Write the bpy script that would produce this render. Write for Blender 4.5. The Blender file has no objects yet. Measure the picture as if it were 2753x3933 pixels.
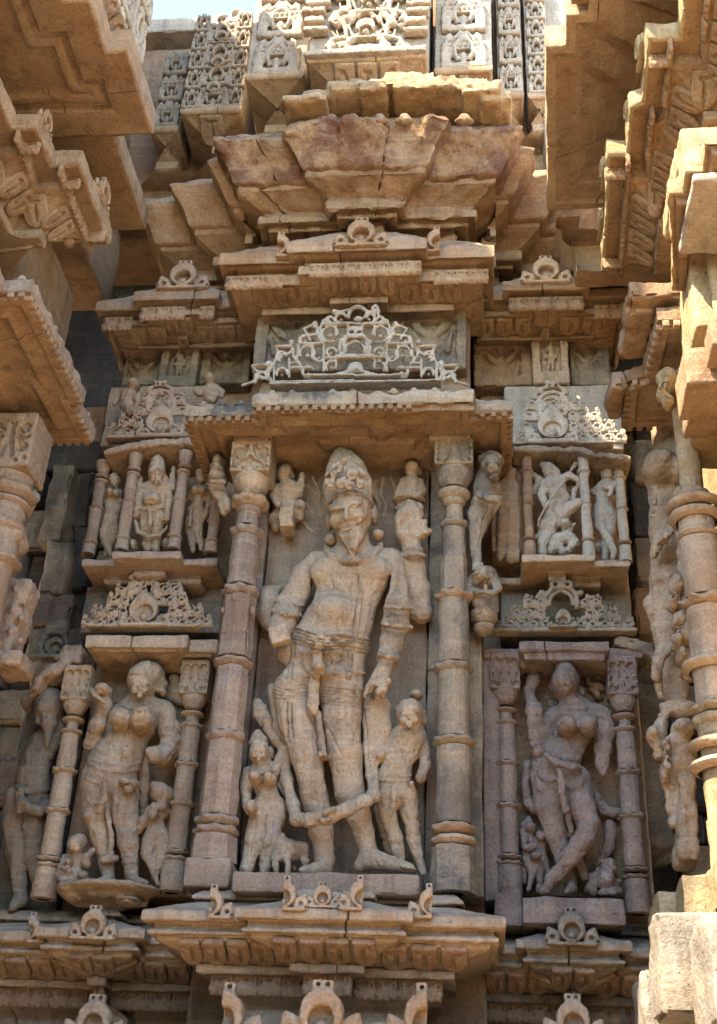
import bpy, math, random
import numpy as np
from mathutils import Matrix, Vector
rng = random.Random(7)
scene = bpy.context.scene
COL = scene.collection
R = math.radians
# ------------------------------------------------------------------ camera
FPX, CX, CY = 4608.0, 1376.5, 1966.5          # focal length and centre in photograph pixels (2753 x 3933)
pt_, yw_, rl_ = R(30.5), R(6.5), R(2.8)
CF = np.array([-math.sin(yw_)*math.cos(pt_), math.cos(yw_)*math.cos(pt_), math.sin(pt_)])
_r0 = np.array([math.cos(yw_), math.sin(yw_), 0.0]); _u0 = np.cross(_r0, CF)
CR = math.cos(rl_)*_r0 + math.sin(rl_)*_u0
CU = -math.sin(rl_)*_r0 + math.cos(rl_)*_u0
CC = np.array([0.45, -4.0, 1.6])
cd = bpy.data.cameras.new('camera'); cam = bpy.data.objects.new('camera', cd); COL.objects.link(cam)
cd.sensor_fit = 'VERTICAL'; cd.sensor_height = 24.0; cd.lens = 24.0*FPX/3933.0
cd.clip_start = 0.05; cd.clip_end = 500
m = Matrix.Identity(4)
for i in range(3):
    m[i][0], m[i][1], m[i][2], m[i][3] = CR[i], CU[i], -CF[i], CC[i]
cam.matrix_world = m
scene.camera = cam
# ------------------------------------------------------------------ sky, sun, exposure
SUN_EL, SUN_A = R(50), R(42)                    # elevation; angle from the -x axis towards the viewer
world = bpy.data.worlds.new('World'); scene.world = world; world.use_nodes = True
wn = world.node_tree; bg = wn.nodes['Background']; sky = wn.nodes.new('ShaderNodeTexSky')
sky.sky_type = 'NISHITA'; sky.sun_disc = False; sky.sun_elevation = SUN_EL
sdir = Vector((-math.cos(SUN_EL)*math.cos(SUN_A), -math.cos(SUN_EL)*math.sin(SUN_A), math.sin(SUN_EL)))
sky.sun_rotation = math.atan2(sdir.x, sdir.y); sky.altitude = 200; sky.air_density = 1.0; sky.dust_density = 0.2; sky.ozone_density = 2.0
wn.links.new(sky.outputs[0], bg.inputs[0]); bg.inputs[1].default_value = 0.15
sl = bpy.data.lights.new('sun', 'SUN'); sl.energy = 2.8; sl.angle = R(0.53); sl.color = (1.0, 0.90, 0.74)
sun = bpy.data.objects.new('sun', sl); COL.objects.link(sun)
sun.rotation_euler = (-sdir).to_track_quat('-Z', 'Y').to_euler(); sun.location = (-6, -6, 12)
vs = scene.view_settings
vs.view_transform = 'Standard'; vs.look = 'None'; vs.gamma = 1.0; vs.use_curve_mapping = False
vs.exposure = 2.82
scene.cycles.max_bounces = 8; scene.cycles.diffuse_bounces = 1; scene.cycles.use_denoising = True
# ------------------------------------------------------------------ from photograph pixels to places
U = (0, 0, 1.7131)                              # frames: origin and size of one unit, in photograph pixels
Z1 = (960, 1660, .5); Z2 = (880, 2400, .5); Z3 = (0, 2420, .5); Z4 = (1780, 2420, .5); Z5 = (280, 1450, .5)
Z6 = (1640, 1450, .5); Z7 = (2150, 1400, .5216); Z8 = (2150, 2500, .5216); Z9 = (900, 0, .5); ZR = (2200, 0, .5); ZS = (800, 1050, .5)
Q1 = (0, 0, .8569); Q2 = (1377, 0, .8563); Q3 = (0, 1000, .8569); Q4 = (1377, 1000, .8563)
Q5 = (0, 2000, .8569); Q6 = (1377, 2000, .8563); Q7 = (0, 2933, .8569); Q8 = (1377, 2933, .8563)
def P(a, b, y, fr=U):
    u = fr[0]+a*fr[2]; v = fr[1]+b*fr[2]
    d = CF + CR*((u-CX)/FPX) - CU*((v-CY)/FPX)
    return CC + d*((y-CC[1])/d[1])
def PX(a, b, y, fr=U): return P(a, b, y, fr)[0]
def PZ(a, b, y, fr=U): return P(a, b, y, fr)[2]
def mpu(p, fr=U): return float((p-CC) @ CF)/FPX*fr[2]      # metres per frame unit at a place
# ------------------------------------------------------------------ noise
_pr = np.random.RandomState(3); PERM = _pr.permutation(256); PERM = np.concatenate([PERM, PERM, PERM]).astype(np.int64)
def vnoise(p):
    i = np.floor(p).astype(np.int64); f = p-i; f = f*f*(3-2*f); i &= 255
    out = 0
    for a in (0, 1):
        wa = f[:, 0] if a else 1-f[:, 0]
        for b in (0, 1):
            wb = f[:, 1] if b else 1-f[:, 1]
            h2 = PERM[PERM[(i[:, 0]+a) & 255] + ((i[:, 1]+b) & 255)]
            for c in (0, 1):
                wc = f[:, 2] if c else 1-f[:, 2]
                out = out + wa*wb*wc*(PERM[h2 + ((i[:, 2]+c) & 255)]/127.5-1)
    return out
def fbm(p, s, o=3):
    p = np.asarray(p, float)
    return sum(vnoise(p*(s*2.1**k)+k*17.3)*0.5**k for k in range(o))
# ------------------------------------------------------------------ meshes and objects
def normals(V, F):
    n = np.cross(V[F[:, 2]]-V[F[:, 0]], V[F[:, 3]]-V[F[:, 1]])
    N = np.zeros_like(V)
    for k in range(4): np.add.at(N, F[:, k], n)
    return N/(np.linalg.norm(N, axis=1)[:, None]+1e-12)
def wear(V, F, amp=.003, sc=14., o=3):
    return V + normals(V, F)*(fbm(V, sc, o)*amp)[:, None]
def mesh(name, V, F, mat, ang=None):
    me = bpy.data.meshes.new(name)
    V = np.asarray(V, np.float32); F = np.asarray(F, np.int32)
    n, k = F.shape
    me.vertices.add(len(V)); me.vertices.foreach_set('co', V.ravel())
    me.loops.add(n*k); me.loops.foreach_set('vertex_index', F.ravel())
    me.polygons.add(n); me.polygons.foreach_set('loop_start', np.arange(0, n*k, k, dtype=np.int32))
    me.polygons.foreach_set('use_smooth', np.ones(n, bool))
    me.update(calc_edges=True); me.validate()
    if ang: me.set_sharp_from_angle(angle=R(ang))
    me.materials.append(mat)
    return me
def tag(o, label, cat, group=None, kind=None):
    if label: o['label'] = label
    if cat: o['category'] = cat
    if group: o['group'] = group
    if kind: o['kind'] = kind
    return o
def thing(name, label, cat, loc=(0, 0, 0), group=None):
    o = bpy.data.objects.new(name, None); COL.objects.link(o); o.location = Vector([float(c) for c in loc]); o.empty_display_size = .05
    return tag(o, label, cat, group)
def wloc(o):
    v = np.zeros(3)
    while o is not None:
        v += np.array(o.location); o = o.parent
    return v
def part(name, parent, VF, mat, ang=40, label=None):
    V, F = VF
    o = bpy.data.objects.new(name, mesh(name, V-wloc(parent), F, mat, ang)); COL.objects.link(o); o.parent = parent
    if label: o['label'] = label
    return o
def solo(name, VF, mat, label, cat, ang=40, group=None, kind=None):
    V, F = VF
    c = np.array([(V[:, 0].min()+V[:, 0].max())/2, (V[:, 1].min()+V[:, 1].max())/2, V[:, 2].min()])
    o = bpy.data.objects.new(name, mesh(name, V-c, F, mat, ang)); COL.objects.link(o); o.location = Vector([float(x) for x in c])
    return tag(o, label, cat, group, kind)
def inst(name, parent, me, loc, rz=0., sc=(1, 1, 1), label=None):
    o = bpy.data.objects.new(name, me); COL.objects.link(o); o.parent = parent
    o.location = Vector([float(c) for c in (np.asarray(loc, float)-wloc(parent))]); o.rotation_euler = (0, 0, rz); o.scale = sc
    if label: o['label'] = label
    return o
def join(*vfs):
    Vs, Fs, k = [], [], 0
    for V, F in vfs:
        Vs.append(V); Fs.append(F+k); k += len(V)
    return np.concatenate(Vs), np.concatenate(Fs)
# ------------------------------------------------------------------ shapes
def rbox(x0, x1, y0, y1, z0, z1, r=.008, step=.03, w=.003, sc=12., chip=1.):
    lo = np.array([min(x0, x1), min(y0, y1), min(z0, z1)]); hi = np.array([max(x0, x1), max(y0, y1), max(z0, z1)])
    r = min(r, (hi-lo).min()*.45)
    ax = []
    for k in range(3):
        n = max(1, int((hi[k]-lo[k]-2*r)/step)); n = min(n, 260)
        ax.append(np.concatenate([[lo[k], lo[k]+.45*r], np.linspace(lo[k]+r, hi[k]-r, n+1), [hi[k]-.45*r, hi[k]]]))
    Vs, Fs, base = [], [], 0
    for k in range(3):
        a, b = (k+1) % 3, (k+2) % 3
        for side in (0, 1):
            A, B = np.meshgrid(ax[a], ax[b], indexing='ij')
            p = np.zeros(A.shape+(3,)); p[..., a] = A; p[..., b] = B; p[..., k] = hi[k] if side else lo[k]
            na, nb = A.shape; idx = np.arange(na*nb).reshape(na, nb)+base
            q = np.stack([idx[:-1, :-1], idx[1:, :-1], idx[1:, 1:], idx[:-1, 1:]], -1).reshape(-1, 4)
            Fs.append(q if side else q[:, ::-1]); Vs.append(p.reshape(-1, 3)); base += na*nb
    p = np.concatenate(Vs); F = np.concatenate(Fs)
    q = np.clip(p, lo+r, hi-r); d = p-q
    d /= np.linalg.norm(d, axis=1)[:, None]+1e-12
    edge = (np.sort(np.abs(d), axis=1)[:, 1] > .3)
    V = q + d*r
    V += d*(fbm(V, sc)*w)[:, None]
    if chip:
        c = np.clip(fbm(V, 22, 2)-.25, 0, 1)*edge*w*3.0*chip
        V -= d*c[:, None]
    return V, F
def dens(pts, step):
    out = []
    for a, b in zip(pts[:-1], pts[1:]):
        a = np.asarray(a, float); b = np.asarray(b, float); n = max(1, int(np.linalg.norm(b-a)/step))
        out += [a+(b-a)*t/n for t in range(n)]
    out.append(np.asarray(pts[-1], float)); return np.array(out)
def chamf(prof, c=.004):
    out = [np.asarray(prof[0], float)]
    for i in range(1, len(prof)-1):
        a, b, d = (np.asarray(prof[i+j], float) for j in (-1, 0, 1))
        la, ld = np.linalg.norm(a-b), np.linalg.norm(d-b); cc = min(c, la*.3, ld*.3)
        out += [b+(a-b)/max(la, 1e-9)*cc, b+(d-b)/max(ld, 1e-9)*cc]
    out.append(np.asarray(prof[-1], float)); return out
def mould(path, prof, oref=0., step=.03, w=.003, sc=14., pstep=.03, cap=True, joints=True):
    """sweep a section (offset outwards, height) along a plan path; outwards is the right-hand side; path given at offset oref"""
    path = [np.asarray(p, float) for p in path]; n = len(path)
    dirs = [(path[i+1]-path[i])/np.linalg.norm(path[i+1]-path[i]) for i in range(n-1)]
    nr = [np.array([d[1], -d[0]]) for d in dirs]
    mit = []
    for i in range(n):
        if i == 0: mit.append(nr[0])
        elif i == n-1: mit.append(nr[-1])
        else:
            s = nr[i-1]+nr[i]; mit.append(s/(1+nr[i-1] @ nr[i]))
    S = dens(chamf(prof), pstep)
    # samples along the path
    T = []; JT = set()
    for i in range(n-1):
        k = max(1, int(np.linalg.norm(path[i+1]-path[i])/step))
        ts = [t/k for t in range(k)]; Ls = np.linalg.norm(path[i+1]-path[i])
        if joints and Ls > .3:
            nj = max(1, int(Ls/.42))
            for j in range(nj):
                c_ = (j+.5+rng.uniform(-.22, .22))/nj; ts += [c_-.0042/Ls, c_, c_+.0042/Ls]; JT.add((i, c_))
        T += [(i, t) for t in sorted(ts)] + [(i, 1.0)]
    V = np.zeros((len(T), len(S), 3))
    for a, (i, t) in enumerate(T):
        b0 = path[i][None]+mit[i][None]*(S[:, 0]-oref)[:, None]; b1 = path[i+1][None]+mit[i+1][None]*(S[:, 0]-oref)[:, None]
        V[a, :, :2] = b0*(1-t)+b1*t; V[a, :, 2] = S[:, 1]
    na, nb = V.shape[:2]; idx = np.arange(na*nb).reshape(na, nb)
    F = np.stack([idx[:-1, :-1], idx[:-1, 1:], idx[1:, 1:], idx[1:, :-1]], -1).reshape(-1, 4)
    V = V.reshape(-1, 3)
    # weld duplicate seam columns for even wear
    N = normals(V, F)
    V2 = V + N*(fbm(V, sc)*w)[:, None]
    seam = [a for a in range(1, na) if T[a][1] == 0]
    V2 = V2.reshape(na, nb, 3); N3 = N.reshape(na, nb, 3)
    for a, q in enumerate(T):
        if q in JT: V2[a] -= N3[a]*.014
    for a in seam:
        mn = (V2[a-1]+V2[a])/2; V2[a-1] = mn; V2[a] = mn
    return V2.reshape(-1, 3), F
def lathe(xc, yc, prof, n=40, w=.002, wav=None, ang0=0., sc=20., step=.02):
    S = dens(prof, step); A = np.linspace(0, 2*math.pi, n, endpoint=False)+ang0
    V = np.zeros((len(S), n, 3))
    for i, (z, r) in enumerate(S):
        V[i, :, 0] = xc+r*np.cos(A); V[i, :, 1] = yc+r*np.sin(A); V[i, :, 2] = z
    idx = np.arange(len(S)*n).reshape(len(S), n); nx = np.roll(idx, -1, 1)
    F = np.stack([idx[:-1], nx[:-1], nx[1:], idx[1:]], -1).reshape(-1, 4)
    V = V.reshape(-1, 3)
    if prof[0][0] > prof[-1][0]: F = F[:, ::-1]
    if w: V = wear(V, F, w, sc)
    return V, F
# ------------------------------------------------------------------ sculpting in a distance field
class Sculpt:
    def __init__(s, vox=.006, fr=U, y0=0.):
        s.h = vox; s.fr = fr; s.y0 = y0; s.km = 1.; s.sm = 1.; s.pr = []; s.st = []; s.lo = np.full(3, 1e9); s.hi = -s.lo
    def pt(s, x, y, d, fr=None): return P(x, y, s.y0-d, fr or s.fr)
    def _grow(s, a, b): s.lo = np.minimum(s.lo, a); s.hi = np.maximum(s.hi, b)
    def cone(s, a, b, ra, rb, k=.012, fl=1., sub=False):
        a = np.asarray(a, float); b = np.asarray(b, float); rm = max(ra, rb); e = np.array([rm, rm*max(fl, .2), rm])+k+s.h*2
        lo = np.minimum(a, b)-e; hi = np.maximum(a, b)+e
        ym = (a[1]+b[1])/2
        def f(X, Y, Z):
            Ys = ym+(Y-ym)/fl; aa = np.array([a[0], ym+(a[1]-ym)/fl, a[2]]); bb = np.array([b[0], ym+(b[1]-ym)/fl, b[2]]); ba = bb-aa
            t = ((X-aa[0])*ba[0]+(Ys-aa[1])*ba[1]+(Z-aa[2])*ba[2])/(ba @ ba+1e-12); t = np.clip(t, 0, 1)
            return np.sqrt((X-aa[0]-t*ba[0])**2+(Ys-aa[1]-t*ba[1])**2+(Z-aa[2]-t*ba[2])**2)-(ra+(rb-ra)*t)
        s.pr.append((f, lo, hi, k, sub))
        if not sub: s._grow(lo, hi)
        return s
    def limb(s, pts, k=.012, fl=1., fr=None, sub=False):
        """pts: (x, y, depth, radius) in frame units, depth in metres in front of the wall"""
        q = [s.pt(p[0], p[1], p[2], fr) for p in pts]; r = [p[3]*mpu(c, fr or s.fr) for p, c in zip(pts, q)]
        for i in range(len(q)-1): s.cone(q[i], q[i+1], r[i], r[i+1], k, fl, sub)
        return s
    def ell(s, x, y, d, rx, rz, ry, rot=0., k=.012, fr=None, sub=False, world=None):
        c = s.pt(x, y, d, fr) if world is None else np.asarray(world, float); u = mpu(c, fr or s.fr) if world is None else 1.
        a, b, t = rx*u, rz*u, ry; cr, sr = math.cos(R(rot)), math.sin(R(rot)); m_ = max(a, b)
        e = np.array([m_, t, m_])+k+s.h*2; lo, hi = c-e, c+e
        def f(X, Y, Z):
            dx, dz = X-c[0], Z-c[2]; px = (dx*cr+dz*sr)/a; pz = (-dx*sr+dz*cr)/b; py = (Y-c[1])/t
            k0 = np.sqrt(px*px+py*py+pz*pz)+1e-9; k1 = np.sqrt((px/a)**2+(py/t)**2+(pz/b)**2)+1e-9
            return k0*(k0-1)/k1
        s.pr.append((f, lo, hi, k, sub))
        if not sub: s._grow(lo, hi)
        return s
    def box(s, x, y, d, hx, hz, hy, rot=0., rd=.004, k=.006, fr=None, sub=False, world=None):
        c = s.pt(x, y, d, fr) if world is None else np.asarray(world, float); u = mpu(c, fr or s.fr) if world is None else 1.
        a, b = hx*u, hz*u; cr, sr = math.cos(R(rot)), math.sin(R(rot)); m_ = math.hypot(a, b)
        e = np.array([m_, hy, m_])+k+s.h*2; lo, hi = c-e, c+e
        def f(X, Y, Z):
            dx, dz = X-c[0], Z-c[2]; qx = np.abs(dx*cr+dz*sr)-a+rd; qz = np.abs(-dx*sr+dz*cr)-b+rd; qy = np.abs(Y-c[1])-hy+rd
            return np.sqrt(np.maximum(qx, 0)**2+np.maximum(qy, 0)**2+np.maximum(qz, 0)**2)+np.minimum(np.maximum(qx, np.maximum(qy, qz)), 0)-rd
        s.pr.append((f, lo, hi, k, sub))
        if not sub: s._grow(lo, hi)
        return s
    def disc(s, x, y, d, rad, hy, k=.003, fr=None, sub=False, rin=0., world=None):
        c = s.pt(x, y, d, fr) if world is None else np.asarray(world, float); u = mpu(c, fr or s.fr) if world is None else 1.
        r = rad*u; ri = rin*u; e = np.array([r, hy, r])+k+s.h*2; lo, hi = c-e, c+e; rd = min(.004, hy*.6)
        def f(X, Y, Z):
            rr = np.sqrt((X-c[0])**2+(Z-c[2])**2); q = rr-r
            if ri: q = np.maximum(q, ri-rr)
            q = q+rd; qy = np.abs(Y-c[1])-hy+rd
            return np.sqrt(np.maximum(q, 0)**2+np.maximum(qy, 0)**2)+np.minimum(np.maximum(q, qy), 0)-rd
        s.pr.append((f, lo, hi, k, sub))
        if not sub: s._grow(lo, hi)
        return s
    def stroke(s, pts, wd, h, fr=None, bead=0., closed=False):
        s.st.append((np.array([( (fr or s.fr)[0]+p[0]*(fr or s.fr)[2], (fr or s.fr)[1]+p[1]*(fr or s.fr)[2]) for p in pts]), wd*(fr or s.fr)[2], h, bead*(fr or s.fr)[2])); return s
    def build(s, w=.0025, sc=26., clipy=None):
        h = s.h; lo = s.lo-h*2; n = np.ceil((s.hi-s.lo)/h).astype(int)+5
        G = [lo[i]+h*np.arange(n[i]) for i in range(3)]
        f = np.full(n, .08, np.float32)
        for fn, a, b, k, sub in s.pr:
            if not sub and k > .008: k = max(.008, k*s.km)
            i0 = np.clip(np.floor((a-lo)/h).astype(int), 0, n); i1 = np.clip(np.ceil((b-lo)/h).astype(int)+1, 0, n)
            if (i1 <= i0).any(): continue
            sl_ = tuple(slice(i0[j], i1[j]) for j in range(3))
            d = fn(G[0][sl_[0]][:, None, None], G[1][sl_[1]][None, :, None], G[2][sl_[2]][None, None, :]); g = f[sl_]
            if sub:
                d = -d; hh = np.maximum(k-np.abs(g-d), 0)/k; f[sl_] = np.maximum(g, d)+hh*hh*k*.25
            else:
                hh = np.maximum(k-np.abs(g-d), 0)/k; f[sl_] = np.minimum(g, d)-hh*hh*k*.25
        if clipy is not None:
            f = np.maximum(f, (G[1]-clipy)[None, :, None].astype(np.float32))
        f[[0, -1]] = .08; f[:, [0, -1]] = .08; f[:, :, [0, -1]] = .08
        V, F = surfnet(f, lo, h)
        N = normals(V, F)
        if s.st:
            q = V-CC; dep = q @ CF; uu = CX+FPX*(q @ CR)/dep; vv = CY-FPX*(q @ CU)/dep
            fac = np.clip(-(N*q).sum(1)/np.linalg.norm(q, axis=1)*2.5, 0, 1)
            tot = np.zeros(len(V))
            for pl, wd, hgt, bead in s.st:
                mk = (uu > pl[:, 0].min()-3*wd) & (uu < pl[:, 0].max()+3*wd) & (vv > pl[:, 1].min()-3*wd) & (vv < pl[:, 1].max()+3*wd) & (fac > 0)
                ix = np.nonzero(mk)[0]
                if len(ix) == 0: continue
                best = np.full(len(ix), 1e9); arc = np.zeros(len(ix)); acc = 0.
                px, py = uu[ix], vv[ix]
                for a, b in zip(pl[:-1], pl[1:]):
                    ba = b-a; L = math.hypot(*ba)
                    t = np.clip(((px-a[0])*ba[0]+(py-a[1])*ba[1])/(L*L+1e-9), 0, 1); dd = np.hypot(px-a[0]-t*ba[0], py-a[1]-t*ba[1])
                    c = dd < best; best[c] = dd[c]; arc[c] = acc+t[c]*L; acc += L
                g = np.exp(-(best/wd)**2*1.2)
                if bead: g *= .35+.65*np.abs(np.sin(arc/bead*math.pi))
                tot[ix] += g*hgt*s.sm*fac[ix]
            V = V+N*tot[:, None]
        V = V+N*(fbm(V, sc, 3)*w-np.clip(vnoise(V*62.)-.34, 0, 1)*w*3.6-np.clip(vnoise(V*23.+5)-.42, 0, 1)*w*3.)[:, None]
        return V, F
def surfnet(f, lo, h):
    s = f < 0
    c = [(i, j, k) for i in (0, 1) for j in (0, 1) for k in (0, 1)]
    n = np.array(f.shape)-1
    sub = lambda a, o: a[o[0]:o[0]+n[0], o[1]:o[1]+n[1], o[2]:o[2]+n[2]]
    cnt = sum(sub(s, o).astype(np.int8) for o in c); act = (cnt > 0) & (cnt < 8)
    idx = np.argwhere(act); pos = np.zeros((len(idx), 3)); ct = np.zeros(len(idx))
    val = {o: f[idx[:, 0]+o[0], idx[:, 1]+o[1], idx[:, 2]+o[2]] for o in c}
    for o in c:
        for ax in range(3):
            if o[ax]: continue
            o2 = list(o); o2[ax] = 1; o2 = tuple(o2); a, b = val[o], val[o2]
            x = (a < 0) != (b < 0); t = np.where(x, a/np.where(x, a-b, 1), 0)
            q = np.tile(np.array(o, float), (len(idx), 1)); q[:, ax] += t; pos += q*x[:, None]; ct += x
    V = lo+h*(idx+pos/ct[:, None])
    ids = np.full(act.shape, -1, np.int64); ids[act] = np.arange(len(idx)); Fs = []
    for ax in range(3):
        o2 = [0, 0, 0]; o2[ax] = 1
        a = s[:-1, :-1, :-1]; b = s[o2[0]:s.shape[0]-1+o2[0], o2[1]:s.shape[1]-1+o2[1], o2[2]:s.shape[2]-1+o2[2]]
        e = np.argwhere(a != b); p, q = (ax+1) % 3, (ax+2) % 3
        e = e[(e[:, p] > 0) & (e[:, q] > 0)]
        if len(e) == 0: continue
        def g(dp, dq):
            t = e.copy(); t[:, p] -= dp; t[:, q] -= dq; return ids[t[:, 0], t[:, 1], t[:, 2]]
        Q = np.stack([g(1, 1), g(0, 1), g(0, 0), g(1, 0)], -1)
        fl = ~a[e[:, 0], e[:, 1], e[:, 2]]; Q[fl] = Q[fl][:, ::-1]
        Fs.append(Q[(Q >= 0).all(1)])
    return V, np.concatenate(Fs)
# ------------------------------------------------------------------ stone
def stone(name, c1, c2, c3, lich=.35, lc=(.17, .175, .165), red=None, blk=.0, bump=.6, pit=.5, s=1., bed=.0, white=0.):
    c1, c2, c3 = (tuple(x*q for x, q in zip(c, (.97, .90, .80))) for c in (c1, c2, c3)); lc = tuple(x*.8 for x in lc)
    M = bpy.data.materials.new(name); M.use_nodes = True; t = M.node_tree; N = t.nodes; L = t.links
    bs = N['Principled BSDF']; bs.inputs['Roughness'].default_value = .93; bs.inputs['Specular IOR Level'].default_value = .15
    geo = N.new('ShaderNodeNewGeometry')
    def noise(sc, det=5, rough=.6, vec=None):
        x = N.new('ShaderNodeTexNoise'); x.inputs['Scale'].default_value = sc; x.inputs['Detail'].default_value = det; x.inputs['Roughness'].default_value = rough
        L.new(vec or geo.outputs['Position'], x.inputs['Vector']); return x.outputs['Fac']
    def ramp(v, a, b, lo=0., hi=1.):
        x = N.new('ShaderNodeMapRange'); x.inputs[1].default_value = a; x.inputs[2].default_value = b; x.inputs[3].default_value = lo; x.inputs[4].default_value = hi; x.interpolation_type = 'SMOOTHSTEP'
        L.new(v, x.inputs[0]); return x.outputs[0]
    def math_(op, a, b):
        x = N.new('ShaderNodeMath'); x.operation = op
        for i, q in enumerate((a, b)):
            if isinstance(q, (int, float)): x.inputs[i].default_value = q
            else: L.new(q, x.inputs[i])
        return x.outputs[0]
    def mix(fac, a, b, bt='MIX'):
        x = N.new('ShaderNodeMix'); x.data_type = 'RGBA'; x.blend_type = bt
        if isinstance(fac, (int, float)): x.inputs[0].default_value = fac
        else: L.new(fac, x.inputs[0])
        for i, q in ((6, a), (7, b)):
            if isinstance(q, tuple): x.inputs[i].default_value = q+(1,)
            else: L.new(q, x.inputs[i])
        return x.outputs[2]
    col = mix(ramp(noise(2.3*s, 4), .38, .62), c1, c2)
    col = mix(ramp(noise(9*s, 6, .65), .48, .68, 0, .85), col, c3)
    if bed:
        mp = N.new('ShaderNodeMapping'); mp.inputs['Scale'].default_value = (1.5, 1.5, 26); mp.inputs['Rotation'].default_value = (0, .12, 0); L.new(geo.outputs['Position'], mp.inputs['Vector'])
        b_ = ramp(noise(1.2, 4, .6, mp.outputs[0]), .35, .65); col = mix(math_('MULTIPLY', b_, bed), col, tuple(x*.62 for x in c1))
    if red: col = mix(math_('MULTIPLY', ramp(noise(4.1, 7, .75), .42, .56), .8), col, red)
    sepx = N.new('ShaderNodeSeparateXYZ'); L.new(geo.outputs['Normal'], sepx.inputs[0])
    if lich:
        up = ramp(sepx.outputs[2], .25, .85)
        lm = math_('MULTIPLY', up, ramp(noise(11, 6, .7), .36, .6)); col = mix(math_('MULTIPLY', lm, lich), col, lc)
        l2 = ramp(noise(5.2, 8, .72), .60, .70); col = mix(math_('MULTIPLY', l2, lich*.6), col, lc)
    mp2 = N.new('ShaderNodeMapping'); mp2.inputs['Scale'].default_value = (13, 13, 1.3); L.new(geo.outputs['Position'], mp2.inputs['Vector'])
    col = mix(math_('MULTIPLY', ramp(noise(1., 6, .7, mp2.outputs[0]), .48, .66), .55), col, tuple(x*.45 for x in c2))
    mp3 = N.new('ShaderNodeMapping'); mp3.inputs['Scale'].default_value = (2., 2., 30); mp3.inputs['Rotation'].default_value = (.05, .07, 0); L.new(geo.outputs['Position'], mp3.inputs['Vector'])
    col = mix(math_('MULTIPLY', ramp(noise(1., 5, .65, mp3.outputs[0]), .48, .66), .30), col, tuple(min(1, x*1.35) for x in c3))
    col = mix(math_('MULTIPLY', ramp(noise(24, 7, .75), .60, .70), .28), col, (.075, .062, .05))
    col = mix(math_('MULTIPLY', ramp(noise(7.3, 7, .7), .56, .70), .38), col, (.34, .305, .255))
    col = mix(math_('MULTIPLY', ramp(noise(3.4, 6, .65), .52, .64), .45), col, tuple(x*q for x, q in zip(c2, (.72, .58, .44))))
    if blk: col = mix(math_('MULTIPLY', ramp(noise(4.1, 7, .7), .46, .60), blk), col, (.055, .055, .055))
    if white: col = mix(math_('MULTIPLY', ramp(noise(16, 6, .7), .62, .66), white), col, (.55, .52, .47))
    fine = noise(95, 6, .72)
    g = ramp(fine, .25, .78, .74, 1.2)
    gx = N.new('ShaderNodeCombineColor'); [L.new(g, gx.inputs[i]) for i in range(3)]
    col = mix(1., col, gx.outputs[0], 'MULTIPLY')
    pv = noise(62, 3, .5); pm = ramp(pv, .25, .33, 1., 0.); col = mix(math_('MULTIPLY', pm, pit), col, (.09, .065, .045))
    L.new(col, bs.inputs['Base Color'])
    bp = N.new('ShaderNodeBump'); bp.inputs['Strength'].default_value = bump; bp.inputs['Distance'].default_value = .016
    hgt = math_('ADD', math_('MULTIPLY', fine, .55), math_('ADD', math_('MULTIPLY', noise(30, 5, .65), 1.1), math_('MULTIPLY', pm, -.5)))
    L.new(hgt, bp.inputs['Height']); L.new(bp.outputs[0], bs.inputs['Normal'])
    return M
BUFF = stone('stone_buff', (.53, .375, .235), (.50, .36, .24), (.59, .445, .30), .22, white=.10)
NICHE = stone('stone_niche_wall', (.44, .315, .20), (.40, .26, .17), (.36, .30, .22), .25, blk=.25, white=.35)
TAN = stone('stone_tan', (.45, .30, .185), (.42, .265, .16), (.50, .355, .225), .5)
OCHRE = stone('stone_ochre', (.45, .29, .165), (.41, .255, .145), (.50, .355, .22), .55, bed=.6, blk=.15)
PINK = stone('stone_pink', (.43, .30, .205), (.395, .28, .20), (.48, .355, .25), .35)
MAUVE = stone('stone_mauve', (.335, .245, .195), (.305, .23, .19), (.39, .295, .225), .35, blk=.15, white=.22, bump=.8)
GREY = stone('stone_grey', (.41, .315, .21), (.35, .285, .205), (.47, .345, .215), .4, blk=.5, white=.15)
PALE = stone('stone_pale', (.54, .46, .36), (.49, .415, .33), (.57, .48, .37), .35)
REDST = stone('stone_red_stained', (.40, .265, .155), (.35, .225, .13), (.44, .315, .20), .5, red=(.15, .058, .042), lc=(.30, .28, .24))
BLACK = stone('stone_recess_shade', (.10, .085, .07), (.085, .08, .08), (.14, .115, .09), .2, blk=.4)  # recess shade put into a near-black base colour
SUNNY = stone('stone_sunlit', (.50, .37, .20), (.46, .33, .18), (.54, .42, .26), .25)  # sunlit warmth put into the base colour of right wing members
# ------------------------------------------------------------------ the ground
solo('ground', rbox(-40, 40, -60, 30, -.3, 0, .02, 1.5, .01), stone('paving_sandstone', (.52, .39, .25), (.48, .35, .22), (.56, .43, .29), .1, s=.6), 'sandstone paving in front of the temple', None, kind='structure')
solo('sky_block_wall', rbox(-12, 12, -10.5, -9.6, 0, 4.6, .03, .4, .01), stone('sky_block_stone', (.38, .27, .16), (.34, .24, .15), (.42, .31, .19), .2, s=.6), 'plain sandstone wall added behind the viewer to block low sky light', None, kind='structure')  # unseen wall, added to cut frontal sky light and deepen the shade
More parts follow.
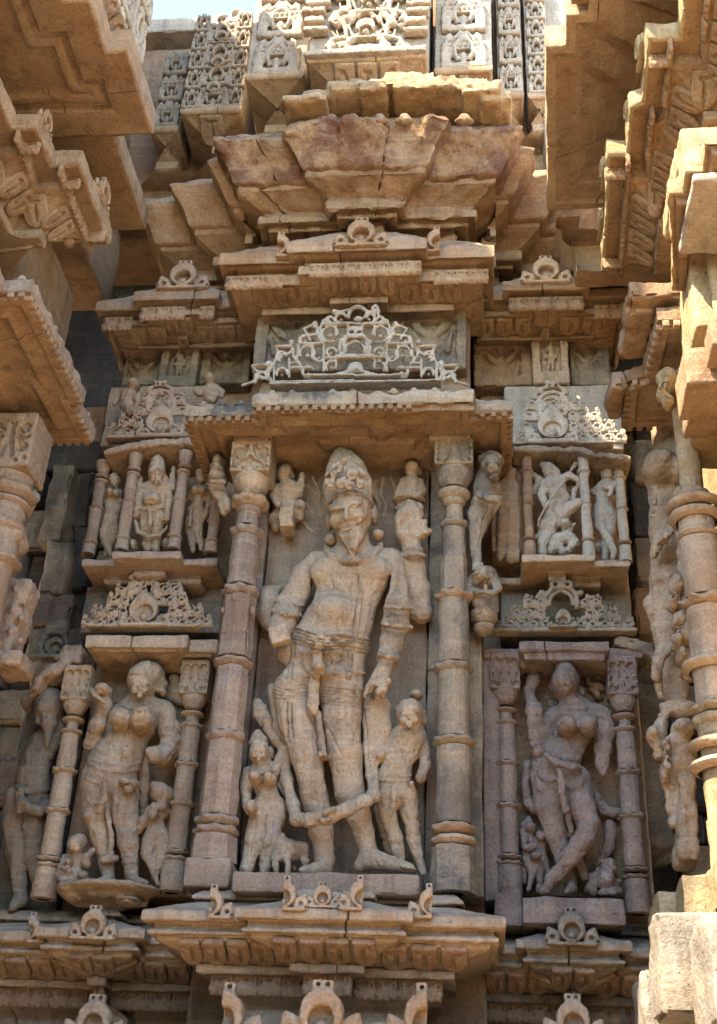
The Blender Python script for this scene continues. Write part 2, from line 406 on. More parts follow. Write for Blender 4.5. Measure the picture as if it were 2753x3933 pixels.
# ------------------------------------------------------------------ walls behind everything
def wallbox(parent, x0, x1, y0, y1, z0, z1, mat, name='wall_block', step=.05, w=.004, r=.01):
    return part(name, parent, rbox(x0, x1, y0, y1, z0, z1, r, step, w), mat)
W = thing('temple_wall', 'carved sandstone temple wall behind all the statues and niches', 'wall', (0, .5, 0))
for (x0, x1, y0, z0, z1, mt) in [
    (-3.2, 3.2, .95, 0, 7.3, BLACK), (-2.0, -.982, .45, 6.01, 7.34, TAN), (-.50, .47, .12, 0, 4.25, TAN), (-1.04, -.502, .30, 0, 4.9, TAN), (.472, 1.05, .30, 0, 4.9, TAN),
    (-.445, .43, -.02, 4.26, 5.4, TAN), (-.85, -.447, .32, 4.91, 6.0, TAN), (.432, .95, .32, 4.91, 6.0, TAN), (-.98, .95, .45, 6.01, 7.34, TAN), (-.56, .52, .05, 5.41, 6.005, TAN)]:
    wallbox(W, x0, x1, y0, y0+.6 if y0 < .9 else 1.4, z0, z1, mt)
# stone blocks standing in the dark slot beside the left bay
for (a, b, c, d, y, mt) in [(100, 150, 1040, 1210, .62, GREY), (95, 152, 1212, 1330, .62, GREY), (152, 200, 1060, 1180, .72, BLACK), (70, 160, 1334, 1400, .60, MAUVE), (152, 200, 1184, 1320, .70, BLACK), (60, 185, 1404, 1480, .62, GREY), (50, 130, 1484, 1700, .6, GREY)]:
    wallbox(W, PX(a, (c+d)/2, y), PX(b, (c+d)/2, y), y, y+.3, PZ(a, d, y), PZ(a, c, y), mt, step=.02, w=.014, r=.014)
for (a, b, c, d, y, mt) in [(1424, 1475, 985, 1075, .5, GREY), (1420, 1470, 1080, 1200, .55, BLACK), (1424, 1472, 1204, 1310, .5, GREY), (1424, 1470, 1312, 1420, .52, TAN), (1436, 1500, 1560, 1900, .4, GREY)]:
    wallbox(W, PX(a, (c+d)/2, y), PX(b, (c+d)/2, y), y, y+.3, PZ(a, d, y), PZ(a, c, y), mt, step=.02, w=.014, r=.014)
part('wall_block', W, rbox(-.45, .95, .30, .44, 6.02, 8.5, .01, .05, .004), TAN)
for side in (-1, 1):                              # dim rubble courses at the back of the two slots
    z_ = 2.3
    while z_ < 5.0:
        h_ = rng.uniform(.13, .24); x_ = 1.02
        while x_ < 2.1:
            w_ = rng.uniform(.18, .42); xa_, xb_ = sorted((side*x_, side*(x_+w_-.012))); yy_ = .74+rng.uniform(0, .10)
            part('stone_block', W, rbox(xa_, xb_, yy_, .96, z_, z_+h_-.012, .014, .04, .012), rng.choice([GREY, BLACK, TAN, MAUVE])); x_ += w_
        z_ += h_
# niche back slabs of the central bay (separate stones with open joints)
def slab_px(parent, u0, u1, v0, v1, y, th, mat, name='wall_slab', fr=U, **k):
    um, vm = (u0+u1)/2, (v0+v1)/2
    return part(name, parent, rbox(PX(u0, vm, y, fr), PX(u1, vm, y, fr), y, y+th, PZ(um, v1, y, fr), PZ(um, v0, y, fr), k.get('r', .006), k.get('step', .03), k.get('w', .003)), mat)
NB = thing('niche_back_wall', 'stained back wall of the central niche behind the bearded statue', 'wall', P(790, 1985, .06))
zb, zt = PZ(780, 2010, 0), 4.20
xs = [-.36, .272, .30, .335]
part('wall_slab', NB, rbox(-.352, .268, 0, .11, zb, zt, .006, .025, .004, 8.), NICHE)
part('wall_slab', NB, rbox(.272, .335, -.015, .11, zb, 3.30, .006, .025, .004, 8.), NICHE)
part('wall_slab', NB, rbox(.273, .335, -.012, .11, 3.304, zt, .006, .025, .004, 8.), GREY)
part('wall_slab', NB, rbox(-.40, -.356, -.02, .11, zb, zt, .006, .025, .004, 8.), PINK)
# pilaster strips outside the two big columns
part('wall_slab', NB, rbox(-.49, -.404, -.01, .11, zb, zt, .006, .03, .004, 8.), PINK)
part('wall_slab', NB, rbox(.339, .465, -.03, .11, zb, zt, .006, .03, .004, 8.), GREY)
# ------------------------------------------------------------------ shared ornaments
def localmesh(S, name, mat, **k):
    V, F = S.build(**k); return mesh(name, V, F, mat, 60)
def petal_mesh(mat, kind=0):
    S = Sculpt(.0045)
    S.box(0, 0, 0, .0445, .034, .011, world=(0, 0, .021), rd=.003, k=.003)
    S.disc(0, 0, 0, .0445, .011, world=(0, 0, -.009), k=.003)
    S.ell(0, 0, 0, .036, .048, .0135, world=(0, -.001, .004), k=.006)
    if kind == 0:
        for a, b in [((0, .030), (0, -.025)), ((-.014, .031), (.014, .031))]: S.cone((a[0], -.011, a[1]), (b[0], -.011, b[1]), .0065, .0065, .002, sub=True)
    else:
        q = [(-.016, .030), (-.004, .034), (.006, .026), (.008, .005), (.002, -.028)]
        for a, b in zip(q[:-1], q[1:]): S.cone((a[0], -.011, a[1]), (b[0], -.011, b[1]), .0068, .0068, .002, sub=True)
    return localmesh(S, 'petal', mat, w=.0012)
def crest_mesh(mat, half=0):
    """horseshoe crest: onion disc with a hollow and a bud, notched crown, curled leaves at the sides"""
    S = Sculpt(.005)
    S.disc(0, 0, 0, .062, .026, world=(0, 0, .072), k=.01)
    S.box(0, 0, 0, .030, .018, .015, world=(0, 0, .140), k=.012); S.box(0, 0, 0, .11, .008, .018, world=(0, 0, .004))
    S.disc(0, 0, 0, .036, .03, world=(0, -.014, .054), sub=True)
    S.ell(0, 0, 0, .019, .017, .020, world=(0, -.002, .036), k=.004)
    for sx in (-1, 1):
        S.cone((sx*.014, -.02, .146), (sx*.014, .0, .146), .007, .007, .002, sub=True)
        S.ell(0, 0, 0, .030, .042, .013, world=(sx*.083, 0, .032), rot=-sx*25, k=.006)
        S.ell(0, 0, 0, .016, .022, .012, world=(sx*.108, 0, .020), k=.006); S.ell(0, 0, 0, .010, .012, .012, world=(sx*.10, 0, .064), k=.006)
        S.cone((sx*.086, -.02, .030), (sx*.086, 0, .030), .011, .011, .002, sub=True); S.cone((sx*.112, -.02, .014), (sx*.112, 0, .014), .006, .006, .002, sub=True)
        S.cone((sx*.060, -.016, .085), (sx*.072, -.016, .02), .006, .007, .002, sub=True)
    if half: S.box(0, 0, 0, .08, .2, .1, world=(-half*.082, 0, .08), sub=True, k=.002)
    return localmesh(S, 'crest', mat, w=.002)
def curl_mesh(mat):
    """one pierced lattice cell: horseshoe over a bar with two curls"""
    S = Sculpt(.0055)
    def arc(cx, cz, r, a0, a1, t, n=10):
        q = [(cx+r*math.cos(R(a0+(a1-a0)*i/n)), cz+r*math.sin(R(a0+(a1-a0)*i/n))) for i in range(n+1)]
        for a, b in zip(q[:-1], q[1:]): S.cone((a[0], 0, a[1]), (b[0], 0, b[1]), t, t, .003, 1.5)
    S.box(0, 0, 0, .10, .011, .014, world=(0, 0, .008)); arc(0, .062, .040, -40, 220, .0105)
    S.ell(0, 0, 0, .017, .02, .012, world=(0, 0, .040)); S.box(0, 0, 0, .02, .013, .012, world=(0, 0, .115))
    for sx in (-1, 1):
        arc(sx*.070, .045, .024, 90-sx*200, 90+sx*60, .009, 8); S.cone((sx*.090, 0, .01), (sx*.074, 0, .11), .010, .009, .004, 1.4)
        S.ell(0, 0, 0, .014, .014, .013, world=(sx*.066, 0, .040)); S.ell(0, 0, 0, .012, .016, .012, world=(sx*.058, 0, .112)); S.cone((sx*.05, 0, .10), (sx*.015, 0, .128), .008, .008, .004, 1.4)
    return localmesh(S, 'lattice_cell', mat, w=.0015)
def scroll_mesh(mat):
    """hanging leaf pair for the carved bands"""
    S = Sculpt(.005)
    S.box(0, 0, 0, .040, .036, .004, world=(0, .008, 0)); S.box(0, 0, 0, .040, .007, .008, world=(0, .002, .031))
    for sx in (-1, 1):
        S.ell(0, 0, 0, .014, .014, .011, world=(sx*.024, .002, .013), k=.008); S.ell(0, 0, 0, .012, .026, .010, world=(sx*.012, .002, -.010), rot=sx*32, k=.008); S.ell(0, 0, 0, .008, .012, .008, world=(sx*.034, .003, -.014), rot=-sx*20, k=.006)
        S.cone((sx*.024, -.012, .012), (sx*.024, .0, .012), .0045, .0045, .002, sub=True)
    S.ell(0, 0, 0, .008, .018, .009, world=(0, .002, -.022), k=.006)
    return localmesh(S, 'leaf', mat, w=.001)
def knob_mesh(mat):
    S = Sculpt(.005); S.ell(0, 0, 0, .016, .022, .014, world=(0, 0, .006), k=.006); S.ell(0, 0, 0, .028, .009, .014, world=(0, 0, -.004), k=.008)
    return localmesh(S, 'knob', mat, w=.003)
def dentil_mesh(mat):
    V, F = rbox(-.0105, .0105, -.012, .012, -.011, .011, .002, .02, .0008); return mesh('dentil', V, F, mat, 40)
PETAL = {}; CREST = {}; CURL = {}; LEAF = {}; KNOB = {}; DENT = {}
def get(cache, fn, mat, *a):
    k = (mat.name,)+a
    if k not in cache: cache[k] = fn(mat, *a)
    return cache[k]
def pinst(name, parent, me, loc, rz=0., tilt=0., sc=(1, 1, 1)):
    o = inst(name, parent, me, loc, rz, sc); o.rotation_euler = (tilt, 0, rz); return o
def mitre_runs(path, oref):
    """straight runs of a plan path with their outward normal"""
    out = []
    for a, b in zip(path[:-1], path[1:]):
        a = np.asarray(a, float); b = np.asarray(b, float); d = b-a; L = np.linalg.norm(d); d /= L; out.append((a, b, d, np.array([d[1], -d[0]]), L))
    return out
def cutrun(path, i, oref, om):
    a, b, d, nr, L = mitre_runs(path, oref)[i]
    def ec(j):
        if j < 0 or j >= len(path)-2: return 0.
        p0, p1, p2 = (np.asarray(path[j+k], float) for k in range(3)); e1 = (p1-p0)/np.linalg.norm(p1-p0); e2 = (p2-p1)/np.linalg.norm(p2-p1)
        return (oref-om)*np.sign(e1[0]*e2[1]-e1[1]*e2[0])
    return a+d*ec(i-1), d, nr, L-ec(i-1)-ec(i)
def run_petals(parent, path, oref, top, bot, mat, width=.085, runs=None, minlen=.1, name='petal', sx=1.):
    """lay petals on the sloping band between two (offset, height) points of a moulding"""
    do, dz = top[0]-bot[0], top[1]-bot[1]; H = math.hypot(do, dz); tilt = math.atan2(do, dz)
    om = (top[0]+bot[0])/2
    for i, (a, b, d, nr, L) in enumerate(mitre_runs(path, oref)):
        if runs is not None and i not in runs: continue
        a2, d, nr, L2 = cutrun(path, i, oref, om)
        if L2 < minlen: continue
        n = max(1, round(L2/width)); wd = L2/n; rz = math.atan2(nr[0], -nr[1])
        for k in range(n):
            c2 = a2+d*(wd*(k+.5))+nr*(om-oref+.002)
            kind = 0 if (n % 2 and k == n//2) else 1
            pinst(name, parent, get(PETAL, petal_mesh, mat, kind), (c2[0], c2[1], (top[1]+bot[1])/2), rz, tilt, (wd/.099*(-1 if k > n/2 else 1), 1.15, H/.108))
def run_items(parent, path, oref, off, z, me, pitch, runs=None, name='dentil', sc=(1, 1, 1), inset=.01, minlen=.04, fit=None, skip=None):
    for i, (a, b, d, nr, L) in enumerate(mitre_runs(path, oref)):
        if runs is not None and i not in runs: continue
        if L < minlen: continue
        n = max(1, int((L-2*inset)/pitch)); rz = math.atan2(nr[0], -nr[1])
        for k in range(n):
            t = inset+(L-2*inset)*(k+.5)/n
            if skip and skip(k, n): continue
            c2 = a+d*t+nr*(off-oref)
            s = sc if fit is None else ((L-2*inset)/n/fit*1.0, sc[1], sc[2])
            pinst(name, parent, me, (c2[0], c2[1], z), rz, 0, s)
def prof(u, lst, fr=U): return [(-y, PZ(u, v, y, fr)) for v, y in lst]
# ------------------------------------------------------------------ bottom cornice, central bay
BC = [(1985, .0), (1990, -.27), (2003, -.30), (2012, -.30), (2015, -.27), (2017, -.28), (2036, -.40), (2038, -.42), (2062, -.42), (2066, -.385), (2080, -.385), (2084, -.40), (2093, -.40), (2097, -.375), (2106, -.375), (2158, -.255), (2160, -.27), (2180, -.27), (2184, -.225), (2228, -.225), (2232, -.19), (2262, -.15), (2310, -.15)]
BCP = prof(720, BC)
xl, xr = PX(315, 2065, -.36), PX(1133, 2072, -.36); xa, xb = PX(525, 2055, -.42), PX(925, 2060, -.42)
pathC = [(xl, .1), (xl, -.36), (xa, -.36), (xa, -.42), (xb, -.42), (xb, -.36), (xr, -.36), (xr, .1)]
def cornice(label, path, mat, pm, crests, group=None, runs=None):
    c = thing('lotus_cornice', label, 'cornice', (path[len(path)//2][0], -.1, BCP[-1][1]), group)
    k_ = part('course', c, mould(path, BCP, .42, .02, .004, 16., .012), mat)
    run_petals(k_, path, .42, BCP[14], BCP[15], pm, .078, runs, .07)
    zb_ = (BCP[18][1]+BCP[19][1])/2-.002
    L_ = get(LEAF, scroll_mesh, pm)
    for i, (a, b, d, nr, L) in enumerate(mitre_runs(path, .42)):
        if runs is not None and i not in runs: continue
        a2, d, nr, L2 = cutrun(path, i, .42, .232)
        if L2 < .05: continue
        n = max(1, int(L2/.066))
        for k in range(n):
            c2 = a2+d*(L2*(k+.5)/n)+nr*(.232-.42); pinst('leaf', k_, L_, (c2[0], c2[1], zb_), math.atan2(nr[0], -nr[1]), 0, (L2/n/.078, 1, .85))
    for (u, v, y, s, half) in crests:
        q = P(u, v, y); me = get(CREST, crest_mesh, mat, half); inst('crest', c, me, q, 0, (s, s, s))
    return c
cornice('central lotus cornice with petal band under the bearded statue', pathC, BUFF, TAN,
        [(468, 2058, -.375, .62, 1), (633, 2040, -.425, .62, 1), (722, 2034, -.41, .45, 0), (812, 2040, -.425, .62, -1), (968, 2058, -.375, .62, -1)], runs=[1, 3, 5])
xl2, xr2 = PX(75, 2105, -.07), PX(322, 2105, -.07)
pathL = [(xl2-.55, .02), (xl2, .02), (xl2, -.07), (xr2, -.07), (xr2, .02), (xl+.06, .02)]
cornice('left lotus cornice under the fruit bearing lady', pathL, BUFF, TAN, [(205, 2105, -.09, .66, 0), (60, 2112, -.0, .6, 1)])
xl3, xr3 = PX(1156, 2115, -.07), PX(1416, 2115, -.07)
pathR = [(xr-.06, .02), (xl3, .02), (xl3, -.07), (xr3, -.07), (xr3, .02), (xr3+.55, .02)]
cornice('right lotus cornice below the mauve dancing lady', pathR, GREY, TAN, [(1283, 2118, -.09, .70, 0)])
# lower cornice whose crests peep in at the bottom edge
LC = thing('lower_cornice', 'lower cornice at the bottom edge with large horseshoe crests', 'cornice', (0, -.3, PZ(720, 2330, -.5)))
zl = PZ(720, 2336, -.5)
part('course', LC, mould([(-.63, .1), (-.63, -.42), (-.29, -.42), (-.29, -.50), (.26, -.50), (.26, -.42), (.60, -.42), (.60, .1)], [(.0, zl+.05), (.40, zl+.02), (.5, zl), (.5, zl-.12), (.0, zl-.2)], .5, .025, .004), BUFF)
part('course', LC, mould([(-1.5, .0), (-1.02, .0), (-1.02, -.14), (-.72, -.14), (-.72, .0), (-.63, .0)], [(.0, zl+.06), (.40, zl+.0), (.5, zl-.02), (.5, zl-.12), (.0, zl-.2)], .5, .025, .004), BUFF)
part('course', LC, mould([(.60, .0), (.66, .0), (.66, -.14), (.94, -.14), (.94, .0), (1.5, .0)], [(.0, zl+.06), (.40, zl+.0), (.5, zl-.02), (.5, zl-.12), (.0, zl-.2)], .5, .025, .004), BUFF)
for (u, v, y, s, hf) in [(718, 2334, -.51, .98, 0), (494, 2338, -.43, 1.0, 1), (955, 2342, -.43, 1.0, -1), (205, 2336, -.15, .85, 0), (1287, 2332, -.15, .80, 0)]:
    inst('crest', LC, get(CREST, crest_mesh, BUFF, hf), P(u, v, y), 0, (s, s, s))
for s_ in (-1, 1):   # rough leafy lumps between the lower crests
    S = Sculpt(.008, U, -.36)
    for k in range(5): S.ell(718+s_*(105+k*14), 2312+abs(k-2)*6, .02, 18, 22, .03, k=.01)
    part('leaf_cluster', LC, S.build(.004), BUFF)
# statue plinth
PL = solo('plinth', rbox(PX(521, 1985, -.27), PX(940, 1985, -.27), -.285, .0, PZ(730, 2004, -.28), PZ(730, 1957, -.28), .008, .02, .004), PINK, 'long stone plinth under the bearded statue', 'plinth')
# ------------------------------------------------------------------ upper cornice (above the panels)
UC = [(505, 0), (533, -.33), (536, -.38), (562, -.38), (568, -.33), (578, -.315), (590, -.315), (592, -.335), (612, -.335), (616, -.31), (664, -.20), (666, -.215), (680, -.215), (684, -.12), (690, 0)]
UCP = prof(800, UC)
UCS = [(o, z if z > UCP[4][1] else UCP[4][1]+(z-UCP[4][1])*.62) for o, z in UCP]
def ucornice(label, path, mat, pm, crests, runs=None, UCP=UCP):
    c = thing('carved_cornice', label, 'cornice', (path[len(path)//2][0], -.1, UCP[-1][1]))
    k_ = part('course', c, mould(path, UCP, .38, .02, .005, 16., .012), mat)
    zb_ = (UCP[7][1]+UCP[8][1])/2
    for i, (a, b, d, nr, L) in enumerate(mitre_runs(path, .38)):
        if (runs is not None and i not in runs) or L < .11: continue
        n = max(1, int((L-.05)/.062))
        for k in range(n):
            c2 = a+d*(.025+(L-.05)*(k+.5)/n)+nr*(.335-.38)
            if rng.random() < .1: continue
            pinst('leaf', k_, get(LEAF, scroll_mesh, mat), (c2[0], c2[1], zb_-.004), math.atan2(nr[0], -nr[1]), 0, ((L-.05)/n/.075, 1.2, .95))
    run_petals(k_, path, .38, UCP[9], UCP[10], pm, .085, runs, .07)
    for (u, v, y, s, half) in crests: inst('crest', c, get(CREST, crest_mesh, mat if mat is not OCHRE else BUFF, half), P(u, v, y), 0, (s, s, s))
    return c
x0, x1, x2, x3 = PX(491, 578, -.33), PX(643, 560, -.38), PX(957, 555, -.38), PX(1108, 575, -.33)
ucornice('upper central cornice with horseshoe crest above the pierced pediment', [(x0, .1), (x0, -.32), (x1, -.32), (x1, -.38), (x2, -.38), (x2, -.32), (x3, -.32), (x3, .1)], TAN, OCHRE,
         [(808, 553, -.385, .95, 0), (620, 578, -.335, .85, 1), (985, 566, -.335, .85, -1)], [1, 3, 5])
x0, x1, x2 = PX(214, 680, -.05), PX(301, 655, -.10), PX(492, 655, -.10)
ucornice('left carved cornice with horseshoe crest beside the dark recess', [(x0, .4), (x0, -.04), (x1, -.04), (x1, -.10), (x2, -.10), (x2, -.04), (-.50, -.04)], PINK, PINK, [(408, 648, -.105, .98, 0)], UCP=UCS)
x1, x2, x3 = PX(1127, 638, -.10), PX(1322, 635, -.10), PX(1422, 640, -.05)
ucornice('right weathered cornice with horseshoe crest', [(.46, -.04), (x1, -.04), (x1, -.10), (x2, -.10), (x2, -.04), (x3, -.04), (x3, .4)], OCHRE, OCHRE, [(1225, 635, -.105, .92, 0)], UCP=UCS)
# ------------------------------------------------------------------ big eave
EV = thing('stone_eave', 'broad ragged stone eave with dark red stains over the central bay', 'eave', (0, -.3, PZ(800, 500, -.2)))
EC = [(300, 0), (262, -.47), (270, -.515), (276, -.51), (330, -.455), (372, -.425), (374, -.40), (392, -.40), (396, -.393), (448, -.305), (450, -.32), (468, -.32), (471, -.285), (490, -.28), (492, -.22), (540, -.22), (548, 0)]
ECP = prof(800, EC)
x0, x1, x2, x3 = PX(540, 400, -.33), PX(690, 385, -.40), PX(950, 380, -.40), PX(1110, 392, -.33)
pE = [(x0, .2), (x0, -.33), (x1, -.33), (x1, -.40), (x2, -.40), (x2, -.33), (x3, -.33), (x3, .2)]
part('soffit', EV, (lambda v: (wear(wear(v[0], v[1], .012, 13., 4), v[1], .005, 40., 2), v[1]))(mould(pE, ECP[6:], .40, .016, .006, 9., .016)), OCHRE)
def ragged(path, pr_, oref, amp, rowmax, **k):
    V, F = mould(path, pr_, oref, .018, .012, 7., .02)
    return V, F
roof = [ECP[0], (ECP[1][0]-.05, ECP[1][1]+.05), (ECP[2][0]-.012, ECP[2][1]+.02), ECP[2], ECP[3], ECP[4], ECP[5], (ECP[5][0]-.03, ECP[5][1]-.004), (.2, ECP[5][1]+.01)]
V, F = mould(pE, roof, .40, .012, .008, 6., .012)
V = wear(V, F, .005, 17., 3); V = wear(V, F, .006, 45., 2)
o_ = np.maximum(-.40-V[:, 1], 0)*2.               # broken rim: pull the lip back unevenly
rag = np.clip(o_/.22, 0, 1)*(.05*fbm(V*np.array([1, .2, .2]), 5., 4)+.012*fbm(V, 25., 2)+.028*np.round(2.4*fbm(V*np.array([1, 0, 0])+3., 7., 2))/2.4)
V[:, 2] += rag; V[:, 1] += np.clip(o_/.22, 0, 1)*.11*np.clip(np.round(3*fbm(V*np.array([1, 0, 0]), 4.5, 3))/3, -.2, 1)
RS_ = part('roof_slab', EV, (V, F), REDST, 50)
for u in (742, 790, 850, 906, 1040):
    q = P(u, 270, -.50); inst('knob', RS_, get(KNOB, knob_mesh, REDST), q, 0, (1.5, 1.6, 1.4))
S = Sculpt(.012, U, -.35)                          # broken upper layer of the eave
for (u, v, rx, rz) in [(690, 272, 60, 10), (740, 258, 60, 14), (800, 246, 60, 18), (850, 238, 60, 20), (920, 232, 60, 26), (1000, 234, 60, 26), (1070, 244, 50, 26), (1115, 262, 30, 26)]:
    for j in range(3): S.box(u+rng.uniform(-16, 16), v+rng.uniform(-7, 7), .03+rng.random()*.06, rx*rng.uniform(.5, .9), rz*rng.uniform(.5, .8), .13, rng.uniform(-9, 9), .005, .008)
for (u, v) in [(900, 210), (945, 208), (1030, 212), (1065, 222)]: S.box(u, v, .02, 26, 12, .05, rng.uniform(-15, 15), .006, .012)
part('roof_slab', EV, S.build(.007, 14.), stone('stone_lichen_top', (.44, .30, .17), (.40, .28, .17), (.48, .36, .23), 1., lc=(.46, .47, .43)), 50)
# the side eaves of the two flanking bays (same height, set back) and their broken rims
def sideeave(label, path, mat, rmat, u, rr):
    e = thing('stone_eave', label, 'eave', (path[len(path)//2][0], .1, ECP[-1][1]))
    part('soffit', e, mould(path, ECP[6:], .40, .03, .006, 9.), mat)
    V, F = mould(path, roof, .40, .014, .010, 6., .014); V = wear(V, F, .006, 17., 4)
    part('roof_slab', e, (V, F), rmat, 50)
    return e
sideeave('left broken eave with grey edge beside the stepped roof', [(-.98, .5), (-.98, .02), (-.80, .02), (-.80, -.08), (-.60, -.08), (-.60, -.21), (x0-.002, -.21)], TAN, TAN, 0, 0)
sideeave('right crumbling eave beside the tall soffit slab', [(x3+.002, -.21), (.60, -.21), (.60, -.06), (.74, -.06), (.74, .03), (.98, .03), (.98, .5)], OCHRE, OCHRE, 0, 0)
# ------------------------------------------------------------------ canopies with dentils
def canopy(name, label, path, z, mat, edge, knobs=True, runs=None, dent=None, oref=.42, back=0., w=.003, th=.058):
    c = thing(name, label, 'canopy', (path[len(path)//2][0], path[len(path)//2][1], z-.03))
    pr_ = [(back, z+th+.035), (.34, z+th+.02), (.41, z+th), (.42, z+th-.006), (.42, z), (.402, z), (.402, z-.022), (.375, z-.022), (.372, z+.0), (.33, z+.0), (.315, z-.014), (.30, z-.014), (.285, z+.006), (.20, z+.006), (.19, z-.02), (back, z-.028)]
    rs_ = part('roof_slab', c, mould(path, pr_[:5]+[(.41, z+.002)], oref, .014, w*2.4, 20., .01), edge)
    sf_ = part('soffit', c, mould(path, [(.41, z+.001)]+pr_[5:], oref, .02, w, 10., .02), mat)
    run_items(sf_, path, oref, .41, z-.012, get(DENT, dentil_mesh, mat), .034, runs, 'dentil', skip=dent)
    if knobs: run_items(rs_, path, oref, .405, z+th+.004, get(KNOB, knob_mesh, edge), .07, runs, 'knob', sc=(.8, .8, .7), inset=.03, skip=lambda k, n: rng.random() < .25)
    return c
zc = PZ(780, 906, -.42)
x0, x1, x2, x3 = PX(414, 920, -.36), PX(565, 906, -.42), PX(1062, 905, -.42), PX(1150, 925, -.36)
EDGE = stone('stone_lichen_edge', (.48, .37, .24), (.44, .33, .22), (.52, .42, .30), .5, blk=.8, lc=(.40, .39, .36))
canopy('niche_canopy', 'cracked ochre canopy slab with dentils above the bearded statue', [(x0, .1), (x0, -.36), (x1, -.36), (x1, -.42), (x2, -.42), (x2, -.36), (x3, -.36), (x3, .1)], zc, OCHRE, EDGE, dent=lambda k, n: k > n*.7 and n > 15, w=.005)
CR_ = thing('broken_rock', 'rough broken layers in the middle of the ochre soffit', 'stone', P(850, 950, -.25))
S = Sculpt(.01, U, -.10)
for i in range(10):
    u = 700+i*38; S.ell(u, 948+6*math.sin(i*1.7), .16, 60, 13+5*rng.random(), .12, rng.uniform(-10, 4), k=.02)
V, F = S.build(.008, 12.); part('rock_layer', CR_, (V, F), OCHRE, 50)
# bracket beams between capitals and canopy
for (u0, u1, v0, v1, y, mt, lb) in [(526, 605, 976, 1002, -.22, TAN, 'flat beam stub on the left column'), (962, 1054, 968, 990, -.22, GREY, 'blackened flat beam stub on the right column')]:
    V, F = rbox(PX(u0, v1, y), PX(u1, v1, y), y-.02, .0, PZ(u0, v1, y), zc-.012, .006, .02, .003); solo('beam', (V, F), mt, lb, 'beam')
# ------------------------------------------------------------------ columns
def octo(V, xc, yc, k=1.):
    dx, dy = V[:, 0]-xc, V[:, 1]-yc; th = np.arctan2(dy, dx); r = np.hypot(dx, dy)
    m_ = math.cos(math.pi/8)/np.cos(np.mod(th, math.pi/4)-math.pi/8); f = 1+k*(m_*1.04-1)
    V = V.copy(); V[:, 0] = xc+dx*f; V[:, 1] = yc+dy*f; return V
def wavy(V, xc, yc, rin, n=7, a=.05, ph=0.):
    dx, dy = V[:, 0]-xc, V[:, 1]-yc; th = np.arctan2(dy, dx); r = np.hypot(dx, dy); t = np.clip((r-rin)/(.3*rin+1e-6), 0, 1)
    f = 1+a*np.sin(n*th+ph)*t; V = V.copy(); V[:, 0] = xc+dx*f; V[:, 1] = yc+dy*f; V[:, 2] += t*a*.06*np.sin(n*th+ph+1); return V
def column(name, label, ax, y, segs, fr=U, group=None, cat='column', base=None):
    """ax: two (x, v) points of the axis; segs: lists in frame units"""
    (ua, va), (ub, vb) = ax; xc = (PX(ua, va, y, fr)+PX(ub, vb, y, fr))/2
    uu = lambda v: ua+(ub-ua)*(v-va)/(vb-va)
    zf = lambda v: PZ(uu(v), v, y, fr)
    mm = lambda v: mpu(P(uu(v), v, y, fr), fr)
    vmax = max(max(s[1:3]) if s[0] != 'ring' else s[1] for s in segs)
    c = thing(name, label, cat, (xc, y, zf(vmax)), group)
    for s in segs:
        k, mt = s[0], s[-1]
        if k in ('shaft', 'oct'):
            _, v0, v1, r0, r1, _m = s; pr_ = [(zf(v0)-.004, r0*mm(v0)*.5), (zf(v0)-.002, r0*mm(v0)), (zf(v1)+.002, r1*mm(v1)), (zf(v1)+.004, r1*mm(v1)*.5)]
            V, F = lathe(xc, y, pr_, 40, .003, sc=18.)
            if k == 'oct': V = octo(V, xc, y)
            part('shaft', c, (V, F), mt, 35)
        elif k == 'ring':
            _, v, ri, ro, th, wv, _m = s; z = zf(v); a, b, t = ri*mm(v), ro*mm(v), th*mm(v)
            pr_ = [(z-t*.9, a*.7), (z-t*.8, a*1.02), (z-t*.35, b*.92), (z-t*.1, b), (z+t*.3, b*.99), (z+t*.55, a*1.15), (z+t*.7, a*.7)]
            V, F = lathe(xc, y, pr_, 48, .002, step=.008)
            if wv: V = wavy(V, xc, y, a, 7, wv, rng.uniform(0, 6))
            part('ring', c, (V, F), mt, 50)
        elif k == 'bowl':
            _, v0, v1, r0, r1, _m = s; z0, z1 = zf(v0), zf(v1); a, b = r0*mm(v0), r1*mm(v1)
            pr_ = [(z0-.002, a*.6)]+[(z0+(z1-z0)*t, a+(b-a)*math.sin(t*math.pi/2)) for t in (0, .2, .4, .6, .8, 1)]+[(z1+.003, b*.6)]
            part('bowl', c, lathe(xc, y, pr_, 44, .002, step=.01), mt, 45)
        elif k == 'block':
            _, v0, v1, hw, _m = s; h_ = hw*mm(v0); part('block', c, rbox(xc-h_, xc+h_, y-h_, y+h_, zf(v0), zf(v1), .007, .015, .003), mt)
        elif k == 'capital':
            _, v0, v1, hw, dep, motif, _m = s; h_ = hw*mm(v0); z0, z1 = zf(v0), zf(v1); hz = (z1-z0)/2; zm = (z0+z1)/2
            S = Sculpt(.0045); hy = h_*dep; S.box(0, 0, 0, h_, hz, hy, world=(xc, y, zm), rd=.006, k=.004)
            yf = y-hy-.001
            for cv in motif:
                for sx in (-1, 1):
                    for a, b in zip(cv[:-1], cv[1:]): S.cone((xc+sx*a[0]*h_, yf+.005, zm+a[1]*hz), (xc+sx*b[0]*h_, yf+.005, zm+b[1]*hz), .0085, .0085, .002, 1.6, True)
            part('capital', c, S.build(.0015), mt, 60)
    return c
def spiral(cx, cy, r, a0, turns, n=12, sq=1.): return [(cx+r*(1-.75*i/n)*math.cos(R(a0+turns*360*i/n)), cy+sq*r*(1-.75*i/n)*math.sin(R(a0+turns*360*i/n))) for i in range(n+1)]
